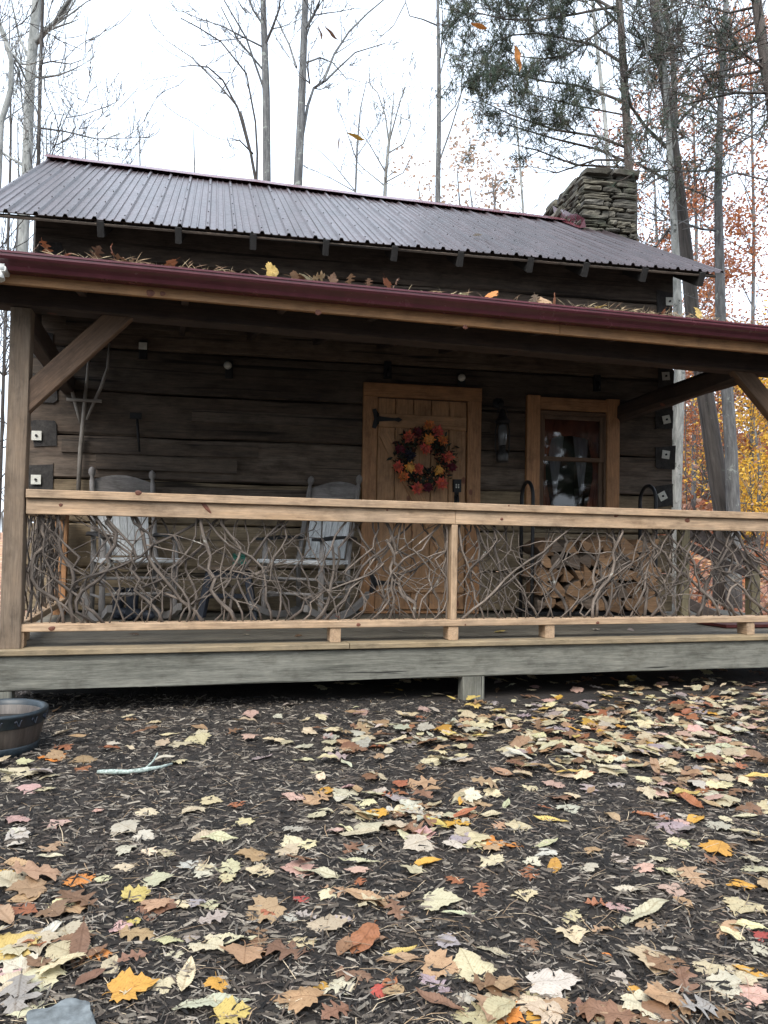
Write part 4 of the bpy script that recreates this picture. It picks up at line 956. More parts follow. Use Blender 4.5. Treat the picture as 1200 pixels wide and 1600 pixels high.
def put_leaf(kind, color, p, size, yaw=None, seed=0, tilt=.10, where=None, group='fallen leaves on the mulch', lift=0., ground=True, mat=None):
    rng = random.Random(seed*31+7); vi = rng.randrange(9); me, V, F, uv = LM[kind, vi]
    sc3 = size/(1.0 if kind != 'maple' else 1.08)
    B = (mat or leaf_basis(rng, tilt, yaw)) @ Matrix.Diagonal((sc3*rng.uniform(.9, 1.12), sc3, sc3*rng.uniform(.6, 1.1)))
    zs = sorted((B @ v_).z for v_ in V); zmin = zs[int(len(zs)*.10)]; cen = B @ Vector((0, .42, 0))
    o = bpy.data.objects.new(KN[kind].replace(' ', '_')+'_leaf', me); COL.objects.link(o)
    loc = Vector((p.x-cen.x, p.y-cen.y, p.z-zmin+.007+lift)) if ground else p
    o.matrix_world = Matrix.Translation(loc) @ B.to_4x4()
    j = [rng.uniform(.85, 1.15)]*3; c = CL[color]; o.color = (c[0]*j[0]*rng.uniform(.95, 1.05), c[1]*j[1]*rng.uniform(.95, 1.05), c[2]*j[2]*rng.uniform(.9, 1.1), 1)
    sz = 'small ' if size < .075 else ('large ' if size > .13 else '')
    tag(o, '%s%s %s leaf lying %s' % (sz, color if color != 'greenish' else 'greenish cream', KN[kind], where or where_on_ground(p)), 'leaf', group); NLEAF[0] += 1; return o
LX = """O,tan,87,1325,50 C,cream,80,1342,45 C,tan,32,1356,65 M,gold,8,1367,25 O,tan,50,1378,85 B,tan,42,1408,45 M,orange,122,1378,45 M,cream,161,1376,25 M,cream,97,1417,38 M,cream,195,1329,32 M,cream,225,1311,35 M,cream,262,1336,30
M,cream,235,1334,25 C,greenish,327,1312,78 M,yellow,215,1402,45 M,cream,245,1380,45 M,white,295,1354,35 M,cream,320,1359,28 M,cream,357,1360,38 M,cream,356,1376,25 M,cream,407,1365,38 M,cream,455,1321,32 M,cream,480,1324,32
C,cream,505,1372,80 O,rust,560,1380,28 M,pink,467,1361,50 O,grey,570,1332,40 C,greenish,567,1350,62 M,tan,395,1342,50 M,red,472,1409,28 M,cream,510,1402,30 M,cream,282,1417,32 M,mauve,305,1414,28 M,greenish,327,1417,32 O,grey,327,1442,45
M,pink,187,1452,35 M,yellow,205,1442,28 O,rust,60,1477,58 M,cream,117,1472,50 C,brown,125,1490,90 O,orange,150,1500,42 O,brown,210,1502,45 M,cream,262,1476,40 M,cream,272,1497,30 M,mauve,302,1472,32 M,cream,325,1482,58 C,cream,357,1475,72
O,brown,400,1465,48 O,brown,405,1487,52 O,brown,450,1492,75 M,cream,472,1475,40 B,greenish,215,1555,58 C,cream,290,1535,90 C,greenish,320,1575,112 M,cream,255,1547,38 M,gold,342,1542,42 M,yellow,365,1592,62 O,white,445,1580,42 M,gold,500,1545,26
M,cream,530,1547,55 O,brown,547,1527,60 O,brown,530,1585,52 M,red,590,1555,32 M,cream,20,1500,60 M,yellow,22,1542,52 M,cream,65,1537,62 M,pink,10,1525,45 M,cream,45,1585,55 C,tan,575,1480,66 B,tan,590,1415,42 O,tan,520,1395,40 O,rust,430,1432,42
M,cream,455,1437,30 O,mauve,482,1437,36 O,mauve,540,1445,36 B,gold,665,1354,42 M,white,652,1325,50 M,mauve,722,1314,42 M,cream,742,1322,36 M,cream,767,1349,38 O,orange,785,1322,60 B,gold,867,1360,42 O,rust,827,1370,46 M,white,832,1352,30
M,white,917,1360,34 M,white,852,1335,36 C,cream,850,1324,46 O,rust,707,1378,36 O,rust,752,1393,36 M,cream,687,1414,62 C,greenish,720,1432,48 M,cream,820,1403,38 C,tan,620,1407,56 O,brown,617,1425,46 M,cream,1057,1322,31 M,cream,1030,1345,28
M,pink,1007,1360,35 M,cream,1040,1365,28 O,tan,1080,1375,60 C,cream,990,1395,66 M,pink,1052,1395,40 O,brown,1110,1350,42 M,cream,1172,1345,31 M,cream,1182,1362,46 M,cream,1160,1422,56 M,cream,895,1437,33 M,pink,962,1422,42 C,cream,1000,1437,112
O,tan,1022,1450,50 M,cream,895,1467,52 O,tan,945,1457,36 O,rust,930,1417,36 M,grey,700,1475,36 C,pale,765,1490,52 O,mauve,680,1502,36 M,cream,735,1520,74 C,brown,695,1520,46 O,mauve,682,1545,62 M,white,725,1564,32 C,yellow,620,1495,52
B,rust,610,1540,32 O,brown,830,1485,50 O,brown,770,1552,90 M,cream,820,1572,64 C,pale,842,1560,74 M,gold,992,1552,20 M,white,965,1535,30 M,cream,1025,1507,74 O,brown,1067,1540,52 M,cream,1105,1520,46 M,greenish,1130,1545,56 M,gold,1175,1522,42
M,pink,1170,1547,46 M,pink,1170,1565,50 C,tan,1142,1455,72 C,cream,1165,1455,76 O,brown,1070,1587,48 O,brown,1130,1590,48 M,cream,1010,1580,74 O,brown,920,1580,62 M,tan,870,1580,44 M,orange,792,1595,52 M,gold,840,1595,42 B,orange,950,1497,16
M,red,1195,1470,36 M,white,1190,1487,36 M,cream,95,1148,34 M,orange,82,1188,36 O,rust,95,1170,34 M,tan,130,1190,38 O,rust,128,1205,30 M,cream,30,1215,60 M,cream,75,1217,28 M,pink,45,1236,34 M,cream,68,1236,30 M,cream,280,1192,26 C,rust,170,1175,40
M,pink,92,1290,34 M,pink,152,1269,16 C,white,20,1307,46 C,cream,325,1311,76 M,cream,230,1272,36 M,cream,300,1268,38 M,cream,330,1254,34 O,rust,370,1262,34 M,cream,195,1360,34 M,cream,380,1288,34 M,cream,285,1165,42 M,cream,310,1160,40 O,brown,363,1148,30 B,tan,310,1141,28
O,tan,500,1252,56 M,pink,462,1248,40 M,gold,506,1239,28 M,pink,545,1233,26 M,white,590,1240,32 O,rust,628,1242,30 M,cream,572,1258,32 M,gold,590,1272,42 M,white,645,1262,38 M,gold,712,1290,44 O,brown,645,1305,56 M,mauve,725,1315,42 O,tan,662,1230,56 B,tan,785,1210,40
M,cream,672,1193,34 M,pale,450,1335,40 M,cream,575,1298,58 C,cream,538,1298,40 M,cream,830,1234,30 M,pink,865,1228,32 M,white,890,1266,38 C,yellow,865,1285,52 B,tan,955,1280,36 C,rust,1020,1280,58 B,gold,1088,1285,40 M,white,1120,1295,40 M,pink,1062,1290,28 C,cream,1165,1305,58
O,rust,1058,1247,40 M,red,1115,1235,30 M,cream,965,1210,34 M,cream,1012,1222,32 C,rust,945,1190,58 C,pink,980,1200,40 M,cream,1060,1320,34 M,cream,1000,1322,22 M,white,970,1345,28""".split()
KK = {'M': 'maple', 'O': 'oak', 'C': 'chestnut', 'B': 'beech'}
rng = random.Random(77)
def gpt(px_, py_):
    p = on_z(px_, py_, 0.)
    for _ in range(3): p = on_z(px_, py_, ground_z(p.x, p.y))
    return p
for i, s in enumerate(LX):
    k, c, x, y, sz = s.split(','); p = gpt(float(x), float(y)); d = p.y
    size = float(sz)/1200*d*1.1; size = min(size, .25)
    if c == 'cream' and rng.random() < .25: c = rng.choice(('pale', 'white', 'greenish'))
    yaw = rng.choice((rng.gauss(pi/2, .5), rng.gauss(-pi/2, .5))) if k == 'C' else None
    if (k, x) == ('C', '290'): yaw = .1
    put_leaf(KK[k], c, p, size, yaw, i+3)
def dens(px_, py_):
    """how thickly the leaves lie, by place on the ground"""
    d = .10 if py_ < 1235 else (.035 if py_ < 1400 else .045)
    def blob(cx, cy, rx, ry, a): return 1.25*a*math.exp(-((px_-cx)/rx)**2-((py_-cy)/ry)**2)
    d += blob(1080, 1135, 210, 45, 1.6)+blob(920, 1150, 130, 35, .8)+blob(660, 1150, 130, 32, .8)+blob(680, 1280, 130, 32, .7)+blob(1110, 1220, 110, 50, .7)+blob(60, 1480, 70, 60, .3)
    d += blob(860, 1195, 90, 30, .6)+blob(520, 1165, 80, 20, .35)+blob(930, 1595, 240, 22, .15)
    d -= blob(830, 1450, 150, 70, .15)+blob(300, 1230, 200, 40, .13)+blob(900, 1270, 100, 25, .1)+blob(500, 1100, 400, 14, .14)
    return max(0, d)
names = ['cream']*12+['pale']*7+['white']*6+['greenish']*1+['tan']*5+['brown']*3+['rust']*2+['pink']*3+['mauve', 'grey', 'gold', 'yellow']
def rand_leaf(rng):
    c = rng.choice(names); k = rng.choices(('maple', 'oak', 'chestnut', 'beech'), (6, 1.6, 1.8, 1))[0]
    if k == 'oak': c = rng.choice(('brown', 'rust', 'tan', 'mauve', 'brown', 'tan', 'grey'))
    if k in ('chestnut', 'beech') and c in ('pink', 'red', 'orange'): c = 'tan'
    size = {'maple': .095, 'oak': .12, 'chestnut': .14, 'beech': .09}[k]*rng.uniform(.6, 1.2); return k, c, size
cand = []
rng = random.Random(2024)
while len(cand) < 1000:
    x = rng.uniform(-60, 1260); y = 1066+534*rng.random()**1.5
    if rng.random() > dens(x, y)/1.7: continue
    p = gpt(x, y)
    if (p-bc).length < .3 or p.y > 7: continue
    k, c, size = rand_leaf(rng)
    if y > 1380: size *= 1.25; c = rng.choice((c, c, 'brown', 'tan', 'pale'))
    cand.append((size/p.y, p, k, c, size))
cand.sort(key=lambda a: -a[0])
def drop(p, k, c, size, i, mb_, lift=0., tilt=.14, mat=None):
    r2 = random.Random(i*13+5); me, V, F, uv = LM[k, r2.randrange(9)]
    B = (mat or leaf_basis(r2, tilt)) @ Matrix.Diagonal((size, size, size*r2.uniform(.6, 1.1))); W = [B @ v_ for v_ in V]; zs = sorted(v_.z for v_ in W); zm = zs[len(zs)//10]; b0 = len(mb_.v)
    cc = CL[c]; j = r2.uniform(.82, 1.15); cc = tuple(x*j*r2.uniform(.94, 1.06) for x in cc)
    mb_.v += [Vector((v_.x+p.x, v_.y+p.y, v_.z-zm+p.z+.006+lift)) for v_ in W]; mb_.luv += uv
    for f in F: mb_.face([b0+q for q in f], None, cc, 0, True)
def finish(mb_, name, label, cat):
    o = mb_.build(name, M['leafstuff'], None, kind='stuff'); a = o.data.attributes.new('luv', 'FLOAT_VECTOR', 'POINT'); a.data.foreach_set('vector', [c for x, y in mb_.luv for c in (x, y, 0)])
    tag(o, label, cat); return o
BUDGET = 300-26-12-8-NLEAF[0]
lit = MB(); lit.luv = []
for i, (_, p, k, c, size) in enumerate(cand):
    lift = rng.uniform(0, .03) if dens(600, 1300) and p.y > 3.2 else rng.uniform(0, .008)
    if i < BUDGET: put_leaf(k, c, p, size, None, i+500, .12, lift=lift)
    else: drop(p, k, c, size, i, lit, lift)
rng = random.Random(5)
for i in range(420):          # leaves blown in under and beyond the porch
    x, y = rng.uniform(-4, 8), rng.uniform(5.0, 7.5)
    if i > 160: x, y = rng.uniform(3.6, 12), rng.uniform(6, 13)
    k, c, size = rand_leaf(rng); drop(Vector((x, y, ground_z(x, y))), k, c, size, i+3000, lit)
for i in range(330):          # beyond the edges of the view on both sides
    y = rng.uniform(1.3, 5.2); x = rng.choice((-1, 1))*(y*.52+rng.uniform(.05, 1.3)); k, c, size = rand_leaf(rng); drop(Vector((x, y, ground_z(x, y))), k, c, size, i+5000, lit)
finish(lit, 'leaf_litter', 'small fallen leaves scattered over the mulch and under the porch', 'leaf litter')
# leaves on the deck, on the roof, along the gutter and in the air
for i, (x, y, k, c, s_) in enumerate(((1145, 865*1, 'M', 'yellow', .0), (782, 988, 'M', 'yellow', .10), (467, 995, 'O', 'brown', .09), (625, 988, 'O', 'grey', .08), (666, 996, 'M', 'white', .05), (930, 985, 'M', 'white', .07), (985, 986, 'M', 'mauve', .06), (208, 993, 'O', 'brown', .07), (385, 993, 'M', 'white', .05))):
    if s_: put_leaf(KK[k], c, on_z(x, y, DK), s_, None, i+900, .15, 'on the porch deck below the railing', 'leaves on the deck')
p = on_z(527, 966, .545); put_leaf('oak', 'red', p, .06, None, 931, .1, 'on the bottom rail below the right rocking chair', 'leaves on the railing')
xh, zh = HOUSE.px(750, 362, 0); yy = .25
pr_ = HOUSE.w(xh+.05, yy, EAVE+sl*(yy+.42)+.03); put_leaf('maple', 'white', pr_, .10, None, 940, .1, 'on the metal roof slope', 'leaves on the roof')
rng = random.Random(15)
gl = [(55, 1), (70, 1), (105, 0), (150, 1), (175, 1), (185, 1), (205, 0), (265, 1), (425, 1), (465, 1), (475, 1), (495, 1), (520, 0), (545, 1), (575, 0), (605, 1), (615, 1), (720, 1), (768, 1), (835, 1), (850, 1), (865, 1), (935, 1), (965, 0), (1035, 0), (1090, 1)]
for i, (x, big) in enumerate(gl):
    X, _ = PORCH.px(x, 392+.1*x, GY-.03); c = rng.choice(('rust', 'brown', 'tan', 'cream', 'rust', 'tan')); k = rng.choice(('oak', 'maple', 'oak'))
    if x in (425, 768, 935, 1090): c, k = ('yellow' if x != 768 else 'orange'), 'maple'
    put_leaf(k, c, PORCH.w(X, GY-.04, 2.637+.009*X), .11 if big else .07, None, i+960, .8, 'in the gutter along the porch roof', 'leaves caught in the gutter')
tw = MB()
for i in range(520):
    X = rng.choice((rng.uniform(.2, 1.3), rng.uniform(0, 6.5), rng.uniform(3.3, 5.2), rng.uniform(3.6, 4.6))); p = PORCH.w(X, GY-.03+rng.uniform(-.04, .05), 2.622+.009*X+rng.uniform(0, .018)); d = Vector((rng.gauss(0, 1), rng.gauss(0, .4), rng.uniform(0, .6))).normalized()*rng.uniform(.03, .11)
    b0 = len(tw.v); tw.v += [p, p+Vector((.003, 0, .003)), p+d, p+d*.5+Vector((0, 0, .006))]; tw.face([b0, b0+1, b0+2, b0+3], None, rng.choice(((.35, .24, .14), (.2, .12, .07), (.45, .36, .22))))
tag(tw.build('gutter_debris', M['wick'], None, kind='stuff'), 'pine needles and twigs lying in the porch gutter', 'debris')
for i, (x, y, x2, y2, c, d) in enumerate(((496, 38, 505, 65, 'brown', 4.6), (505, 40, 527, 64, 'brown', 4.4), (541, 208, 570, 221, 'gold', 4.4), (530, 211, 527, 240, 'brown', 4.8), (536, 213, 535, 226, 'brown', 4.9), (735, 37, 762, 46, 'orange', 4.5), (804, 70, 814, 112, 'orange', 4.2))):
    a, b_ = at_y(x, y, d), at_y(x2, y2, d+.03); Y_ = (b_-a); L = Y_.length; Y_.normalize(); Xv = Y_.cross(Vector((.3, 1, .2))).normalized(); Xv = (Xv*.6+Y_.cross(Xv)*.8).normalized(); Zv = Xv.cross(Y_)
    mt_ = Matrix((Xv, Y_, Zv)).transposed()
    put_leaf('chestnut', c, a, L, None, i+990, 0, None, 'falling leaves', 0, False, mt_)['label'] = '%s curled leaf falling through the air %s' % (c, ('left of the middle trunks', 'right of the tall grey trunk', 'over the roof ridge', 'above the ridge near small bare trees', 'tiny, beside the long brown one', 'below the pine needles', 'hanging left of the pine')[i])
# bark mulch
rng = random.Random(42); mu = MB(); mc = [(.012, .011, .011), (.016, .0145, .014), (.022, .0195, .018), (.032, .027, .024), (.046, .038, .032), (.085, .072, .06), (.14, .12, .10), (.22, .195, .16), (.32, .285, .235)]; mw = (4, 4, 4.5, 4.5, 4, 4., 3.6, 2.6, 1.3)
for i in range(90000):
    t_ = rng.random(); y = 1.3+3.95*t_**1.55; x = rng.uniform(-1, 1)*(.62*(y+.25)+.75)
    L = rng.choice((rng.uniform(.008, .028), rng.uniform(.015, .035), rng.uniform(.02, .06))); w_ = min(.008, L*rng.uniform(.05, .2)); a = rng.random()*pi; tl_ = rng.gauss(0, .22); h = min(w_, .007)
    d = Vector((cos(a)*cos(tl_), sin(a)*cos(tl_), sin(tl_))); s_ = Vector((-sin(a), cos(a), rng.gauss(0, .3))).normalized(); c_ = Vector((x, y, ground_z(x, y)+rng.uniform(0, .010))); col = rng.choices(mc, mw)[0]; j = rng.uniform(.8, 1.2); col = tuple(q*j for q in col); up = Vector((0, 0, h))
    b0 = len(mu.v); mu.v += [c_-d*L*.5-s_*w_*.3, c_-d*L*.5+s_*w_*.4, c_+d*L*.5+s_*w_*.2, c_+d*L*.5-s_*w_*.5, c_-d*L*.4+up, c_+d*L*.42+up]
    for q in ([0, 3, 5, 4], [2, 1, 4, 5], [1, 0, 4], [3, 2, 5]): mu.face([b0+z_ for z_ in q], None, col)
M['chips'] = tinted('bark_chips', .9, .25, 60, .3)
for i in range(13000):         # long torn shreds
    t_ = rng.random(); y = 1.3+3.65*t_**1.5; x = rng.uniform(-1, 1)*(.62*(y+.25)+.75); L = rng.uniform(.025, .075); w_ = rng.uniform(.0012, .0035); a = rng.gauss(0, .9); tl_ = rng.gauss(0, .15)
    d = Vector((cos(a)*cos(tl_), sin(a)*cos(tl_), sin(tl_))); s_ = Vector((-sin(a), cos(a), rng.gauss(0, .3))).normalized(); c_ = Vector((x, y, ground_z(x, y)+rng.uniform(.002, .012))); j = rng.uniform(.5, 1.25); b = rng.choice(((.20, .17, .14), (.28, .25, .21), (.13, .10, .08), (.34, .30, .25))); up = Vector((0, 0, w_)); m_ = s_*rng.gauss(0, .006)
    b0 = len(mu.v); mu.v += [c_-d*L*.5, c_+m_-s_*w_, c_+m_+s_*w_, c_+d*L*.5, c_+m_+up]
    for q in ([0, 1, 4], [0, 4, 2], [3, 4, 1], [3, 2, 4]): mu.face([b0+z_ for z_ in q], None, tuple(q_*j for q_ in b))
tag(mu.build('bark_mulch', M['chips'], None, kind='stuff'), 'dark shredded bark mulch covering the ground before the porch', 'mulch')
nd = MB()
for i in range(1500):
    t_ = rng.random(); y = 1.4+4.2*t_**1.3; x = rng.uniform(-.6, .6)*(y+.3); L = rng.uniform(.03, .11); a = rng.gauss(0, .9); p = Vector((x, y, ground_z(x, y)+rng.uniform(.004, .014))); d = Vector((cos(a), sin(a), rng.gauss(0, .12)))*L; n_ = Vector((-sin(a), cos(a), 0))*.0011
    b0 = len(nd.v); md = p+d*.5+n_*rng.gauss(0, 6)+Vector((0, 0, .004)); nd.v += [p-n_, p+n_, md+n_, md-n_, p+d+n_, p+d-n_]; col = rng.choice(((.35, .24, .14), (.22, .15, .09), (.5, .4, .27)))
    nd.face([b0, b0+1, b0+2, b0+3], None, col); nd.face([b0+3, b0+2, b0+4, b0+5], None, col)
tag(nd.build('pine_straw', M['chips'], None, kind='stuff'), 'dry pine needles and thin twigs strewn over the mulch', 'pine straw')
# ------------------------------------------------------------------ trees behind the cabin
def grow(mb, p, d, L, r, lev, rng, up=.12, sides=4, wig=.22, kids=(3, 5), spread=.75, tips=None, shrink=.55, droop=0.):
    n = max(4, int(6-lev)) if lev < 3 else 3; pts = [p.copy()]; d = d.normalized()
    for i in range(n):
        d = (d+Vector((rng.gauss(0, wig), rng.gauss(0, wig), rng.gauss(0, wig*.7)+up-droop*i/n))).normalized(); pts.append(pts[-1]+d*L/n)
    rad = [max(.0055, r*(1-.75*i/n)) for i in range(n+1)]
    mb.tube(pts, rad, sides if lev < 2 else 3, cap=False, seed=rng.randint(0, 99))
    if tips is not None: tips.append((pts[-1], d)); tips.append((pts[n//2], d))
    if lev <= 0: return
    for k in range(rng.randint(*kids)):
        i = rng.randint(1, n); a = rng.uniform(.3, spread); ax = d.orthogonal().normalized(); ax.rotate(Matrix.Rotation(rng.random()*2*pi, 3, d)); nd_ = d*cos(a)+ax*sin(a)
        grow(mb, pts[i], nd_, L*shrink*rng.uniform(.6, 1.15), rad[i]*.62, lev-1, rng, up, sides, wig, kids, spread, tips, shrink, droop)
def pline(l, dist, z_ground=True, jit=0., ext=3.):
    """trunk outline: list of (px, py, width px) -> points and radii at a distance"""
    P = [at_y(x, y, dist) for x, y, *_ in l]; R = [w_[0]/1200*dist/2 for _, _, *w_ in l]
    if z_ground:
        g_ = ground_z(P[0].x, P[0].y)-.15
        if P[0].z > g_+.1: P.insert(0, Vector((P[0].x-(P[1].x-P[0].x)*.15, P[0].y, g_))); R.insert(0, R[0]*1.22)
    if ext:
        d = (P[-1]-P[-2]).normalized(); P.append(P[-1]+d*ext); R.append(R[-1]*.6)
    return P, R
def dense_path(P, R, st=.7):
    Q, S = [], []
    for i in range(len(P)-1):
        n = max(1, int((P[i+1]-P[i]).length/st))
        for k in range(n): t_ = k/n; Q.append(P[i].lerp(P[i+1], t_)+Vector((vn(i+t_*2, 3, 1), vn(i+t_*2, 7, 2), 0))*R[i]*.35); S.append((R[i]+(R[i+1]-R[i])*t_)*(1+.07*vn(k*.9, i, 5)))
    Q.append(P[-1]); S.append(R[-1]); return Q, S
def limb(mb, tw, l, dist, rng, lev=2, tips=None, w0=4., w1=1.2, dd=0., sub=6, sl_=1.1, up=.1, droop=0., kids=(2, 4)):
    n = len(l); P = [at_y(x, y, dist+dd*i/(n-1)) for i, (x, y) in enumerate(l)]; R = [(w0+(w1-w0)*i/(n-1))/1200*dist/2 for i in range(n)]
    Q, S = dense_path(P, R, .35); mb.tube(Q, S, 6, cap=False, seed=rng.randint(0, 99))
    for k in range(sub):
        i = rng.randint(len(Q)//4, len(Q)-1); j = min(i, len(Q)-2); d = (Q[j+1]-Q[j]).normalized(); a = rng.uniform(.4, 1.); ax = d.orthogonal().normalized(); ax.rotate(Matrix.Rotation(rng.random()*2*pi, 3, d))
        grow(tw, Q[i], d*cos(a)+ax*sin(a), sl_*rng.uniform(.5, 1.2), max(.005, S[i]*.55), lev, rng, up, 4, .2, kids, .8, tips, .55, droop)
    if tips is not None:
        for i in range(len(Q)//3, len(Q), 2): tips.append((Q[i], Vector((0, 0, 1))))
def leaves(tips, n, size, cols, rng, spread=.35, flat=0.):
    mb = MB()
    for i in range(n):
        c_, d = rng.choice(tips); c_ = c_+Vector((rng.gauss(0, spread), rng.gauss(0, spread), rng.gauss(0, spread*.7))); a = Vector((rng.gauss(0, 1), rng.gauss(0, 1), rng.gauss(0, .6))).normalized(); b_ = a.orthogonal().normalized(); b_.rotate(Matrix.Rotation(rng.random()*6.3, 3, a)); s_ = size*rng.uniform(.6, 1.3)
        k = a.cross(b_)*s_*.18; b0 = len(mb.v); mb.v += [c_-a*s_*.5, c_+b_*s_*.30+k, c_+a*s_*.5, c_-b_*s_*.30+k]; cc = rng.choice(cols); j = rng.uniform(.75, 1.25); mb.face([b0, b0+1, b0+2, b0+3], None, tuple(q*j for q in cc))
    return mb
def needles(tips, per, rng, L=.16, cols=((.075, .105, .075), (.095, .125, .085), (.055, .08, .06), (.13, .145, .09)), spread=.055, w_=.0105):
    mb = MB()
    for c0, d0 in tips:
        for q in range(per):
            c_ = c0+d0*rng.uniform(-.25, .02)+Vector((rng.gauss(0, spread), rng.gauss(0, spread), rng.gauss(0, spread))); cc = rng.choice(cols)
            for k in range(9):
                d = (Vector((rng.gauss(0, 1), rng.gauss(0, 1), rng.gauss(.2, .9))).normalized()+d0*.5).normalized(); s_ = d.orthogonal().normalized()*w_; b0 = len(mb.v); mb.v += [c_-s_*.6, c_+s_*.6, c_+d*L*rng.uniform(.6, 1.1)]; mb.face([b0, b0+1, b0+2], None, cc)
    return mb
TREES = 'trees standing behind the cabin'
def tree(name, label, trunk, dist, mat, limbs=(), seed=1, rnd=0, rl=1.6, lev=2, fol=None, needle=None, ext=3., bare_from=.45, up=.16, droop=0., tsub=6, sides=10, cat='tree', crown_l=None, rw=.35, stems=(), kids=(2, 4), sl_=1.1):
    rng = random.Random(seed); P, R = pline(trunk, dist, ext=ext); base = P[0]; t = thing(name, label, cat, tuple(base), 0, TREES)
    Q, S = dense_path(P, R); tr = MB(); tr.tube(Q, S, sides, seed=seed); tips = []
    for s_ in stems: p2, r2 = pline(s_[0], dist+s_[1]); q2, s2 = dense_path(p2, r2); tr.tube(q2, s2, 8, seed=seed+3)
    parts = []
    for l in limbs: cr = MB(); limb(cr, cr, l[0], dist, rng, l[3] if len(l) > 3 else lev, tips, l[1], l[2], dd=rng.uniform(-1.2, 1.2) if len(l) < 5 else l[4], sub=tsub, up=up, droop=droop, kids=kids, sl_=sl_); parts.append(cr)
    for k in range(rnd):
        i = rng.randint(int(len(Q)*bare_from), len(Q)-1); a = rng.random()*2*pi; e_ = rng.uniform(.1, .9) if not droop else rng.uniform(-.1, .35); d = Vector((cos(a)*cos(e_), sin(a)*cos(e_)*.7, sin(e_))); cr = MB()
        grow(cr, Q[i], d, rl*rng.uniform(.6, 1.25), S[i]*rw, lev, rng, up, 5, .17, kids, .8, tips, .55, droop); parts.append(cr)
    for mb in [tr]+parts: mb.v = [v_-base for v_ in mb.v]
    tips = [(p-base, d) for p, d in tips]
    tr.build('trunk', mat, t)
    for cr in parts: cr.build('bough', mat, t)
    if fol: leaves(tips, fol[0], fol[1], fol[2], rng, fol[3] if len(fol) > 3 else .3).build('foliage', M['foliage'], t)
    if needle: needles([a for a in tips if rng.random() < needle[1]], needle[0], rng).build('needles', M['needle'], t)
    return t
G = M['barkgrey']; D = M['barkdark']; PN = M['barkpine']; PL = M['barkpale']
tree('birch_tree', 'pale grey-barked tree with a thick forked limb above left end of the roof', [(42, 262, 16), (47, 120, 16), (58, 0, 15)], 13.5, PL, [([(55, 68), (72, 48), (88, 32), (108, 0), (120, -30)], 10, 5), ([(50, 100), (30, 60), (20, 10)], 6, 2)], 3, 7, 1.5, 2, bare_from=.3)
tree('thin_tree', 'thin dark sapling just right of the pale forked tree', [(60, 250, 6), (63, 110, 6), (67, 0, 5)], 13, D, [([(63, 100), (80, 96), (110, 100), (130, 93)], 3, 1, 1), ([(62, 200), (100, 205), (150, 217), (195, 216)], 3, 1, 1)], 4, 9, 1.3, 1, bare_from=.2)
tree('bent_tree', 'pale crooked tree leaning at the left edge of the photo', [(2, 190, 9), (17, 140, 9), (18, 95, 8), (8, 60, 8), (-4, 30, 7)], 12, PL, [([(10, 70), (30, 100), (42, 128)], 6, 3), ([(18, 90), (30, 110), (36, 175)], 4, 2)], 5, 5, 1.4, 2)
for i, (x, d, s_) in enumerate(((-30, 10, 11), (12, 16, 12), (95, 19, 13), (150, 22, 14), (215, 24, 15), (-70, 13, 17), (25, 18, 18), (70, 15, 19), (300, 25, 20), (130, 17, 70))):
    tree('bare_sapling', ('bare scrub tree out past the left porch post', 'tangled bare thin tree behind the left roof corner', 'faint leafless tree left above the roof, nearest the pale forked tree', 'faint leafless tree showing over the left roof ridge', 'small leafless treetop peeping over the ridge', 'dense bare thicket tree at far left', 'bare scrub tree behind the pale forked trunk', 'bare sapling between the thin dark sapling and the roof corner', 'small leafless treetop showing left of the leaning shrub', 'bare fine-twigged tree just above the left end of the ridge')[i],
         [(x, 420, 5), (x+5, 300 if i > 1 else 200, 3.5), (x+3, 225 if i > 1 else 60, 2)], d, D if i < 2 else G, [], s_, 20 if i in (0, 1, 5) else 16, 1.9, 2, ext=.5, bare_from=.15, rw=.5, sides=6)
tree('grey_tree', 'straight grey lichened trunk above the ridge, left of the two middle trunks', [(417, 300, 13), (416, 150, 12), (411, 0, 9)], 15.5, G, [([(414, 70), (425, 45), (436, 15), (440, -20)], 5, 2), ([(416, 150), (385, 60), (350, 0)], 4, 2), ([(412, 110), (370, 60), (345, 10)], 3.5, 1.5), ([(412, 40), (395, 15), (385, -20)], 4, 2)], 21, 4, 1.6, 2, bare_from=.6, tsub=4)
tree('grey_tree', 'grey trunk with long upswept right limb, right of the two middle trunks', [(465, 300, 14), (472, 140, 12), (477, 0, 10)], 15, G, [([(472, 215), (481, 165), (490, 138), (510, 125), (527, 108), (555, 82), (600, 68)], 6, 1.5), ([(505, 128), (522, 85), (545, 50), (575, 20), (605, -5)], 4.5, 2), ([(473, 100), (500, 90), (520, 98), (543, 125)], 3.5, 1.2), ([(463, 105), (452, 70), (430, 25)], 4, 2), ([(474, 50), (490, 24), (500, 0)], 6, 3), ([(484, 130), (480, 105), (482, 90)], 3, 1.5)], 22, 3, 1.5, 2, bare_from=.7, tsub=4)
tree('leaning_shrub', 'bare many-stemmed shrub arching left over the ridge beside the grey trunks', [(401, 290, 5), (392, 240, 4.5), (380, 190, 4)], 14, D, [([(380, 190), (365, 140), (345, 100), (310, 75), (285, 62), (258, 62)] if False else [(382, 200), (370, 165), (340, 130), (300, 90), (258, 62)], 4, 1.2, 1), ([(390, 235), (372, 170), (348, 125), (325, 105), (300, 102), (278, 105)], 4, 1.2, 1), ([(401, 285), (402, 240), (399, 190), (385, 115), (345, 65), (310, 43), (282, 28)], 4, 1.5, 1), ([(395, 240), (375, 220), (355, 215)], 3, 1, 1)], 23, 2, .9, 1, ext=.2, tsub=3)
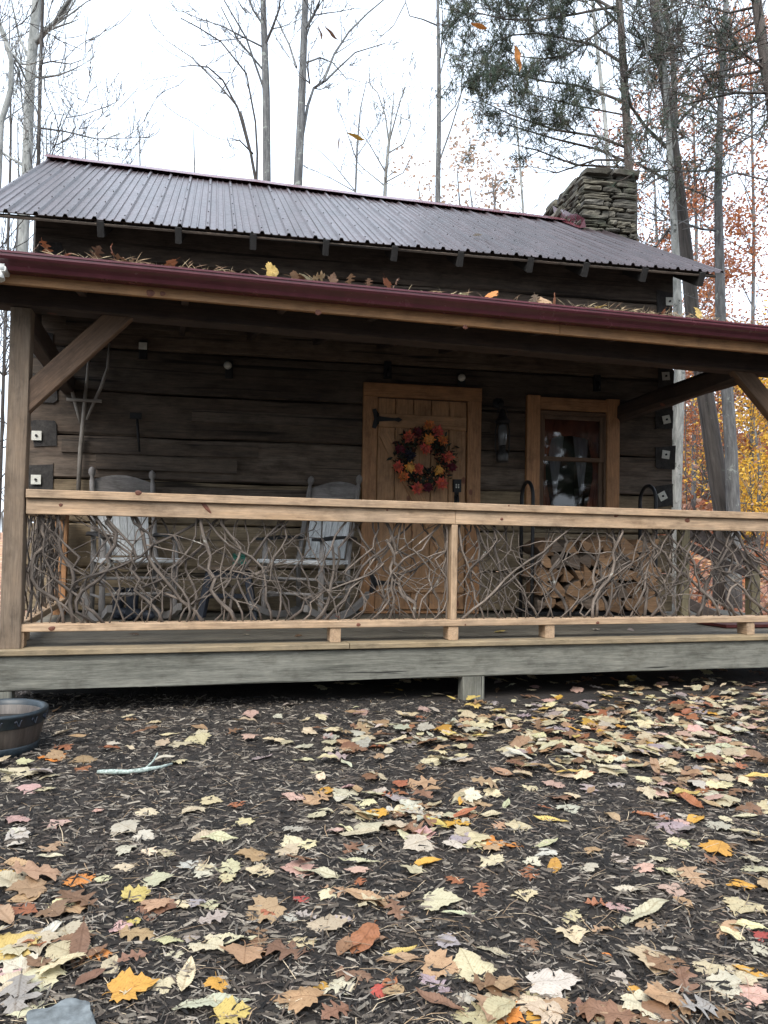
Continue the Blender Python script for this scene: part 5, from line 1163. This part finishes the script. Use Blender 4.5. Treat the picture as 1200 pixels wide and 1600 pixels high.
tree('slim_tree', 'tall slim grey trunk with close upright shoots, centre right of the ridge', [(684, 330, 9), (686, 150, 7), (684, 0, 5)], 17, G, [([(689, 245), (705, 200), (720, 150), (724, 90), (722, 50)], 3, 1.2), ([(690, 190), (712, 165), (728, 130), (742, 95)], 2.5, 1, 1), ([(688, 155), (705, 130), (715, 100)], 2, 1, 1), ([(688, 90), (692, 40), (690, 0)], 2.5, 1, 1), ([(688, 115), (700, 70), (715, 20)], 2.5, 1.2, 1), ([(684, 40), (660, 30), (640, 25), (633, 0)], 3, 1.2, 1), ([(633, 5), (615, 40), (590, 62)], 2.2, 1, 1)], 24, 0, 1, 2, ext=4, tsub=3)
tree('small_bare_tree', 'small pale fan-shaped bare tree in the middle of the sky', [(601, 315, 6.5), (603, 270, 5.5), (608, 220, 4.5)], 19, PL, [([(608, 225), (602, 180), (590, 145), (575, 128)], 3.2, .9), ([(608, 220), (614, 170), (616, 130)], 3, .9), ([(608, 222), (622, 170), (634, 130)], 3, .9), ([(606, 240), (630, 225), (642, 195), (635, 150)], 2.6, .9), ([(603, 270), (580, 230), (560, 200)], 2.6, .9), ([(602, 285), (630, 270), (650, 230)], 2.6, .9), ([(601, 290), (570, 265), (550, 245)], 2.2, .9)], 25, 0, 1, 2, ext=.3, tsub=5, sl_=.8)
tree('small_bare_tree', 'slender small bare tree left of the pale fan-shaped one', [(555, 310, 3.5), (558, 230, 3), (563, 170, 2), (571, 135, 1.5)], 19, G, [([(557, 245), (590, 195)], 2, .8), ([(557, 250), (545, 215), (530, 170)], 2, .8), ([(556, 300), (520, 255), (480, 218)], 2, .8, 1), ([(556, 300), (520, 280), (482, 262)], 2, .8, 1)], 26, 0, 1, 2, ext=.2, tsub=4, sl_=.7)
PB = ((.42, .30, .22), (.5, .36, .27), (.36, .27, .2))
for i, (x, y, d, s_) in enumerate(((715, 275, 26, 31), (655, 300, 27, 32), (770, 290, 25, 33), (735, 300, 30, 36))):
    tree('brown_leaved_shrub', ('light-brown leaved bush over the ridge just right of the slim trunk', 'low light-brown bush over the ridge left of the slim trunk', 'light-brown bush over the ridge nearest the chimney', 'faint brown bush far behind the others above the ridge')[i], [(x, 420, 4), (x+4, 330, 3), (x, y, 2)], d, G, [], s_, 14, 1.5, 1, (650, .17, PB, .35), ext=.3, bare_from=.3)
tree('far_thin_tree', 'hair-thin pale trunk left of the chimney', [(818, 335, 4), (808, 200, 3), (800, 100, 2)], 22, PL, [], 34, 8, 1.3, 1, bare_from=.3)
tree('far_pale_tree', 'pale thin trunk rising behind the chimney, left of the pine', [(951, 270, 7), (945, 180, 6.5), (935, 90, 6), (925, 0, 5)], 20, PL, [], 35, 7, 1.6, 2, bare_from=.5)
# pine with needled boughs left of the chimney
tree('pine_tree', 'tall pine behind the chimney with green needled boughs reaching left', [(983, 280, 13), (977, 150, 12.5), (969, 20, 11), (967, 0, 11)], 14, PN,
     [([(967, 10), (933, 15), (900, 22), (833, 32), (790, 30), (745, 20)], 5, 2), ([(975, 100), (927, 70), (883, 60), (840, 52), (800, 55), (775, 65)], 5, 2), ([(977, 160), (943, 147), (900, 133), (850, 127), (800, 115), (762, 98)], 5, 1.5), ([(977, 230), (933, 213), (867, 203), (800, 180), (757, 160)], 5, 1.5), ([(970, 40), (930, 0), (880, -20), (800, -30)], 5, 2), ([(968, 20), (900, -20), (820, -10), (740, -15)], 5, 2), ([(975, 120), (1000, 90), (1030, 70)], 4, 1.5), ([(960, 30), (890, 85), (850, 92), (810, 88)], 4, 1.5), ([(977, 180), (900, 165), (850, 152), (790, 140)], 3, 1)],
     41, 6, 1.7, 2, None, (2, .72), ext=5, bare_from=.8, up=.05, tsub=18, droop=.1, kids=(2, 4), sl_=1.0)
tree('bare_bough_pine', 'slim pine behind the chimney whose long lower boughs are nearly bare', [(992, 290, 8), (985, 262, 7), (978, 200, 5)], 14.6, PN, [([(990, 258), (933, 233), (867, 217), (810, 200), (770, 190)], 5, 1.2, 1), ([(990, 250), (930, 250), (870, 270), (830, 260)], 4, 1.2, 1), ([(995, 255), (1050, 285), (1090, 300), (1117, 313)], 5, 2.5, 1), ([(985, 262), (900, 258), (840, 235), (800, 225)], 4, 1.2, 1)], 42, 0, 1, 1, None, None, ext=.3, tsub=6, droop=.05, sl_=.9)
tree('forked_tree', 'dark furrowed trunk crossing behind the right end of the cabin, thickest of the group', [(1131, 800, 30), (1122, 750, 28), (1097, 583, 25), (1083, 500, 22), (1073, 400, 20), (1060, 290, 18), (1045, 170, 16), (1035, 110, 14), (1022, 0, 13)], 12.5, D,
     [([(1053, 240), (1033, 222), (1010, 200), (985, 165), (975, 120)], 7, 3), ([(1056, 200), (1052, 100), (1038, 0), (1030, -40)], 9, 6), ([(1062, 190), (1100, 150), (1140, 140), (1190, 130)], 4, 1.5), ([(1035, 110), (1010, 80), (990, 40)], 4, 1.5), ([(1072, 390), (1045, 360), (1025, 385), (1010, 395)], 4, 1.5, 1)], 43, 8, 1.6, 2, None, (1, .6), bare_from=.75, ext=4, tsub=5)
tree('birch_tree', 'pale spotted trunk right against the cabin corner under the porch roof', [(1055, 800, 18), (1058, 700, 18), (1062, 583, 17), (1056, 400, 12), (1048, 260, 10), (1043, 180, 8)], 11.5, PL, [([(1048, 240), (1040, 180), (1046, 120)], 4, 2, 1)], 44, 5, 1.2, 2, bare_from=.75, ext=2)
tree('grey_tree', 'straight grey trunk with knots, rightmost of trunks seen below the porch roof', [(1146, 800, 21), (1142, 700, 19), (1137, 620, 18), (1126, 500, 16), (1122, 300, 12), (1125, 180, 10), (1132, 60, 8), (1134, 0, 7)], 12, G,
     [([(1117, 265), (1085, 268), (1050, 266), (990, 268)], 4, 1.5), ([(1122, 280), (1150, 270), (1200, 282), (1240, 280)], 4, 2, 1), ([(1123, 200), (1160, 208), (1200, 225)], 4, 1.5), ([(1125, 165), (1100, 120), (1085, 60)], 3, 1.2), ([(1122, 310), (1090, 335), (1060, 350)], 3, 1.2), ([(1118, 360), (1095, 358), (1060, 345), (1042, 360), (1025, 385)], 4, 1.5, 1), ([(1124, 130), (1150, 90), (1190, 60)], 3, 1.2)], 45, 10, 1.4, 2, bare_from=.5, ext=3)
tree('pine_tree', 'dark leaning pine at the top right corner with twiggy boughs', [(1232, 330, 19), (1215, 200, 18), (1197, 110, 17), (1182, 0, 15)], 10.5, PN,
     [([(1195, 60), (1150, 72), (1100, 85), (1060, 98)], 5, 1.2), ([(1200, 145), (1150, 145), (1100, 155), (1050, 170), (1020, 190)], 5, 1.5), ([(1185, 10), (1140, 20), (1100, 10), (1050, 0)], 5, 1.5), ([(1190, 40), (1230, 50), (1260, 90)], 4, 1.5), ([(1205, 150), (1165, 175), (1130, 190), (1090, 215)], 4, 1.2), ([(1210, 175), (1180, 210), (1120, 240)], 4, 1.2), ([(1180, 0), (1130, -20), (1080, -30)], 4, 1.5), ([(1188, 30), (1140, 55), (1110, 50), (1070, 62)], 4, 1.2), ([(1200, 130), (1230, 180), (1260, 220)], 4, 1.5), ([(1195, 90), (1140, 108), (1095, 118), (1050, 140)], 4, 1.2)],
     46, 8, 1.4, 2, None, (1, .5), ext=4, bare_from=.5, up=.02, tsub=9, droop=.05)
OR = ((.40, .145, .06), (.45, .185, .08), (.31, .115, .06), (.46, .23, .10), (.36, .14, .07)); YE_ = ((.78, .50, .06), (.8, .56, .10), (.72, .42, .06), (.75, .5, .1)); PK = ((.40, .22, .17), (.46, .27, .20), (.36, .19, .14), (.48, .31, .22))
for i, (x, y0, y1, d, s_, cols, n, sz, lab) in enumerate((
    (1025, 560, 290, 24, 51, OR, 1300, .15, 'rust-leaved oak right behind the chimney'), (1085, 560, 160, 26, 52, OR, 1700, .15, 'rust-leaved oak high between the forked dark trunk and the knotted grey trunk'),
    (1175, 600, 120, 22, 53, OR, 1900, .14, 'tall orange-brown oak at the right edge above the gutter'), (1240, 600, 240, 24, 54, OR, 1300, .14, 'orange-brown oak leaning in from outside the right edge'),
    (1185, 790, 700, 21, 55, YE_, 1000, .14, 'bright yellow maple seen under the right porch brace'), (1100, 790, 720, 27, 56, YE_, 350, .15, 'small yellow maple low between the two dark trunks'),
    (1090, 760, 660, 33, 57, PK, 900, .19, 'reddish tree low behind the pale spotted trunk'), (1215, 800, 680, 26, 58, YE_, 1600, .15, 'golden maple at the right edge below the gutter'),
    (1180, 780, 640, 36, 59, PK, 1200, .20, 'dusky red tree far up the hillside at right'), (1060, 590, 420, 30, 60, OR, 900, .16, 'brown-leaved oak just beyond the cabin corner'))):
    tree('oak_tree' if cols is OR else 'maple_tree', lab, [(x, y0, 6), (x+3, (y0+y1)/2, 5), (x-2, y1, 3)], d, G, [], s_, 24, 2.0 if d < 30 else 2.4, 2, (int(n*4), sz*.78, cols, .24), ext=.8, bare_from=.12, rw=.5, sides=6, kids=(2, 3))
# scrub on the hillside
rng = random.Random(66)
for i in range(7):
    x = 1080+i*22+rng.uniform(-8, 8); d = rng.uniform(15, 30)
    tree('hillside_sapling', 'thin leafless sapling on the leaf-strewn hillside at right', [(x, 800, 2.5), (x+rng.uniform(-5, 5), 700, 2), (x+rng.uniform(-14, 14), 600, 1.2)], d, D, [], 200+i, 7, 1.0, 1, (60, .14, OR+PK, .2), ext=.2, bare_from=.2, sides=5)
# leaves lying deep on the slope
rng = random.Random(67); hl = MB()
for i in range(15000):
    y = 8.5+32*rng.random()**1.7; x = .30*y+rng.uniform(-1.5, .32*y+3); c_ = Vector((x, y, ground_z(x, y)+rng.uniform(.01, .1+y*.004))); a = Vector((rng.gauss(0, 1), rng.gauss(0, 1), rng.gauss(0, .5))).normalized()*(.045+.0042*y); b_ = a.orthogonal().normalized(); b_.rotate(Matrix.Rotation(rng.random()*6.3, 3, a.normalized())); b_ *= a.length*.7
    b0 = len(hl.v); hl.v += [c_-a, c_+b_, c_+a, c_-b_]; j = rng.uniform(.7, 1.3); hl.face([b0, b0+1, b0+2, b0+3], None, tuple(q*j for q in rng.choice(PK+OR+((.5, .36, .28), (.5, .3, .2)))))
tag(hl.build('slope_leaves', M['foliage'], None, kind='stuff'), 'deep pinkish-brown fallen leaves covering the slope right of the cabin', 'leaf litter')
# the wood behind the photographer, seen back in the window and shading the porch from low light
rng = random.Random(88); bw_ = MB(); bl = MB()
for i in range(95):
    a = rng.uniform(-2.0, 2.0)-pi/2; r = rng.uniform(13, 45); x, y = r*cos(a), r*sin(a)-2
    if y > 3 and abs(x) < 16: continue
    h = rng.uniform(9, 15); P = [Vector((x, y, -.2)), Vector((x+rng.gauss(0, .2), y, h*.5)), Vector((x+rng.gauss(0, .5), y, h))]; bw_.tube(P, [.16, .12, .03], 5, cap=False)
    ev = rng.random() < .5; cols = ((.04, .055, .035), (.05, .065, .04)) if ev else ((.16, .085, .045), (.2, .11, .05), (.13, .09, .05))
    for k in range(130 if ev else 70):
        q = rng.uniform(.12, 1.02); c_ = Vector((x, y, 0)).lerp(Vector((x, y, h)), q)+Vector((rng.gauss(0, 1.3), rng.gauss(0, 1.3), 0))*(1.1-q*.75); u = Vector((rng.gauss(0, 1), rng.gauss(0, 1), rng.gauss(0, .6))).normalized()*.42; v_ = u.orthogonal()*.7; b0 = len(bl.v); bl.v += [c_-u, c_+v_, c_+u, c_-v_]; bl.face([b0, b0+1, b0+2, b0+3], None, rng.choice(cols))
b0 = len(bw_.v); bw_.v += bl.v
for f, c in zip(bl.f, bl.c): bw_.face([b0+q for q in f], None, c, 1)
tag(bw_.build('wood_behind', [D, M['foliage']], None, kind='stuff'), 'dark mixed wood across the clearing, mirrored faintly in the cabin window', 'wood')
# distant wood: a far treeline that reads as one mass
rng = random.Random(9); wd = MB(); wl_ = MB()
for i in range(260):
    x = rng.uniform(-60, 90); y = rng.uniform(48, 85); z = ground_z(x, y); h = rng.uniform(2.5, 5)
    P = [Vector((x, y, z-.3)), Vector((x+rng.gauss(0, .2), y, z+h*.5)), Vector((x+rng.gauss(0, .5), y, z+h))]; wd.tube(P, [.14, .1, .03], 4, cap=False)
    for k in range(5): a = rng.uniform(.4, .95); q = P[0].lerp(P[2], a); d = Vector((rng.gauss(0, 1), rng.gauss(0, .6), rng.uniform(.5, 1.4))).normalized()*rng.uniform(1, 2.4); wd.tube([q, q+d*.5, q+d+Vector((0, 0, .2))], [.04, .03, .012], 3, cap=False)
    if x > 4:
        cols = rng.choice((OR, PK, PK, YE_, PK))
        for k in range(55):
            c_ = Vector((x+rng.gauss(0, 1.3), y+rng.gauss(0, 1), z+h*rng.uniform(.25, 1.05))); a = Vector((rng.gauss(0, 1), rng.gauss(0, 1), rng.gauss(0, 1))).normalized()*.28; b_ = a.orthogonal()*.8; b0 = len(wl_.v); wl_.v += [c_-a, c_+b_, c_+a, c_-b_]; wl_.face([b0, b0+1, b0+2, b0+3], None, rng.choice(cols))
b0 = len(wd.v); wd.v += wl_.v
for f, c in zip(wl_.f, wl_.c): wd.face([b0+q for q in f], None, c, 1)
tag(wd.build('far_wood', [G, M['foliage']], None, kind='stuff'), 'far autumn wood on the rise behind the clearing', 'wood')
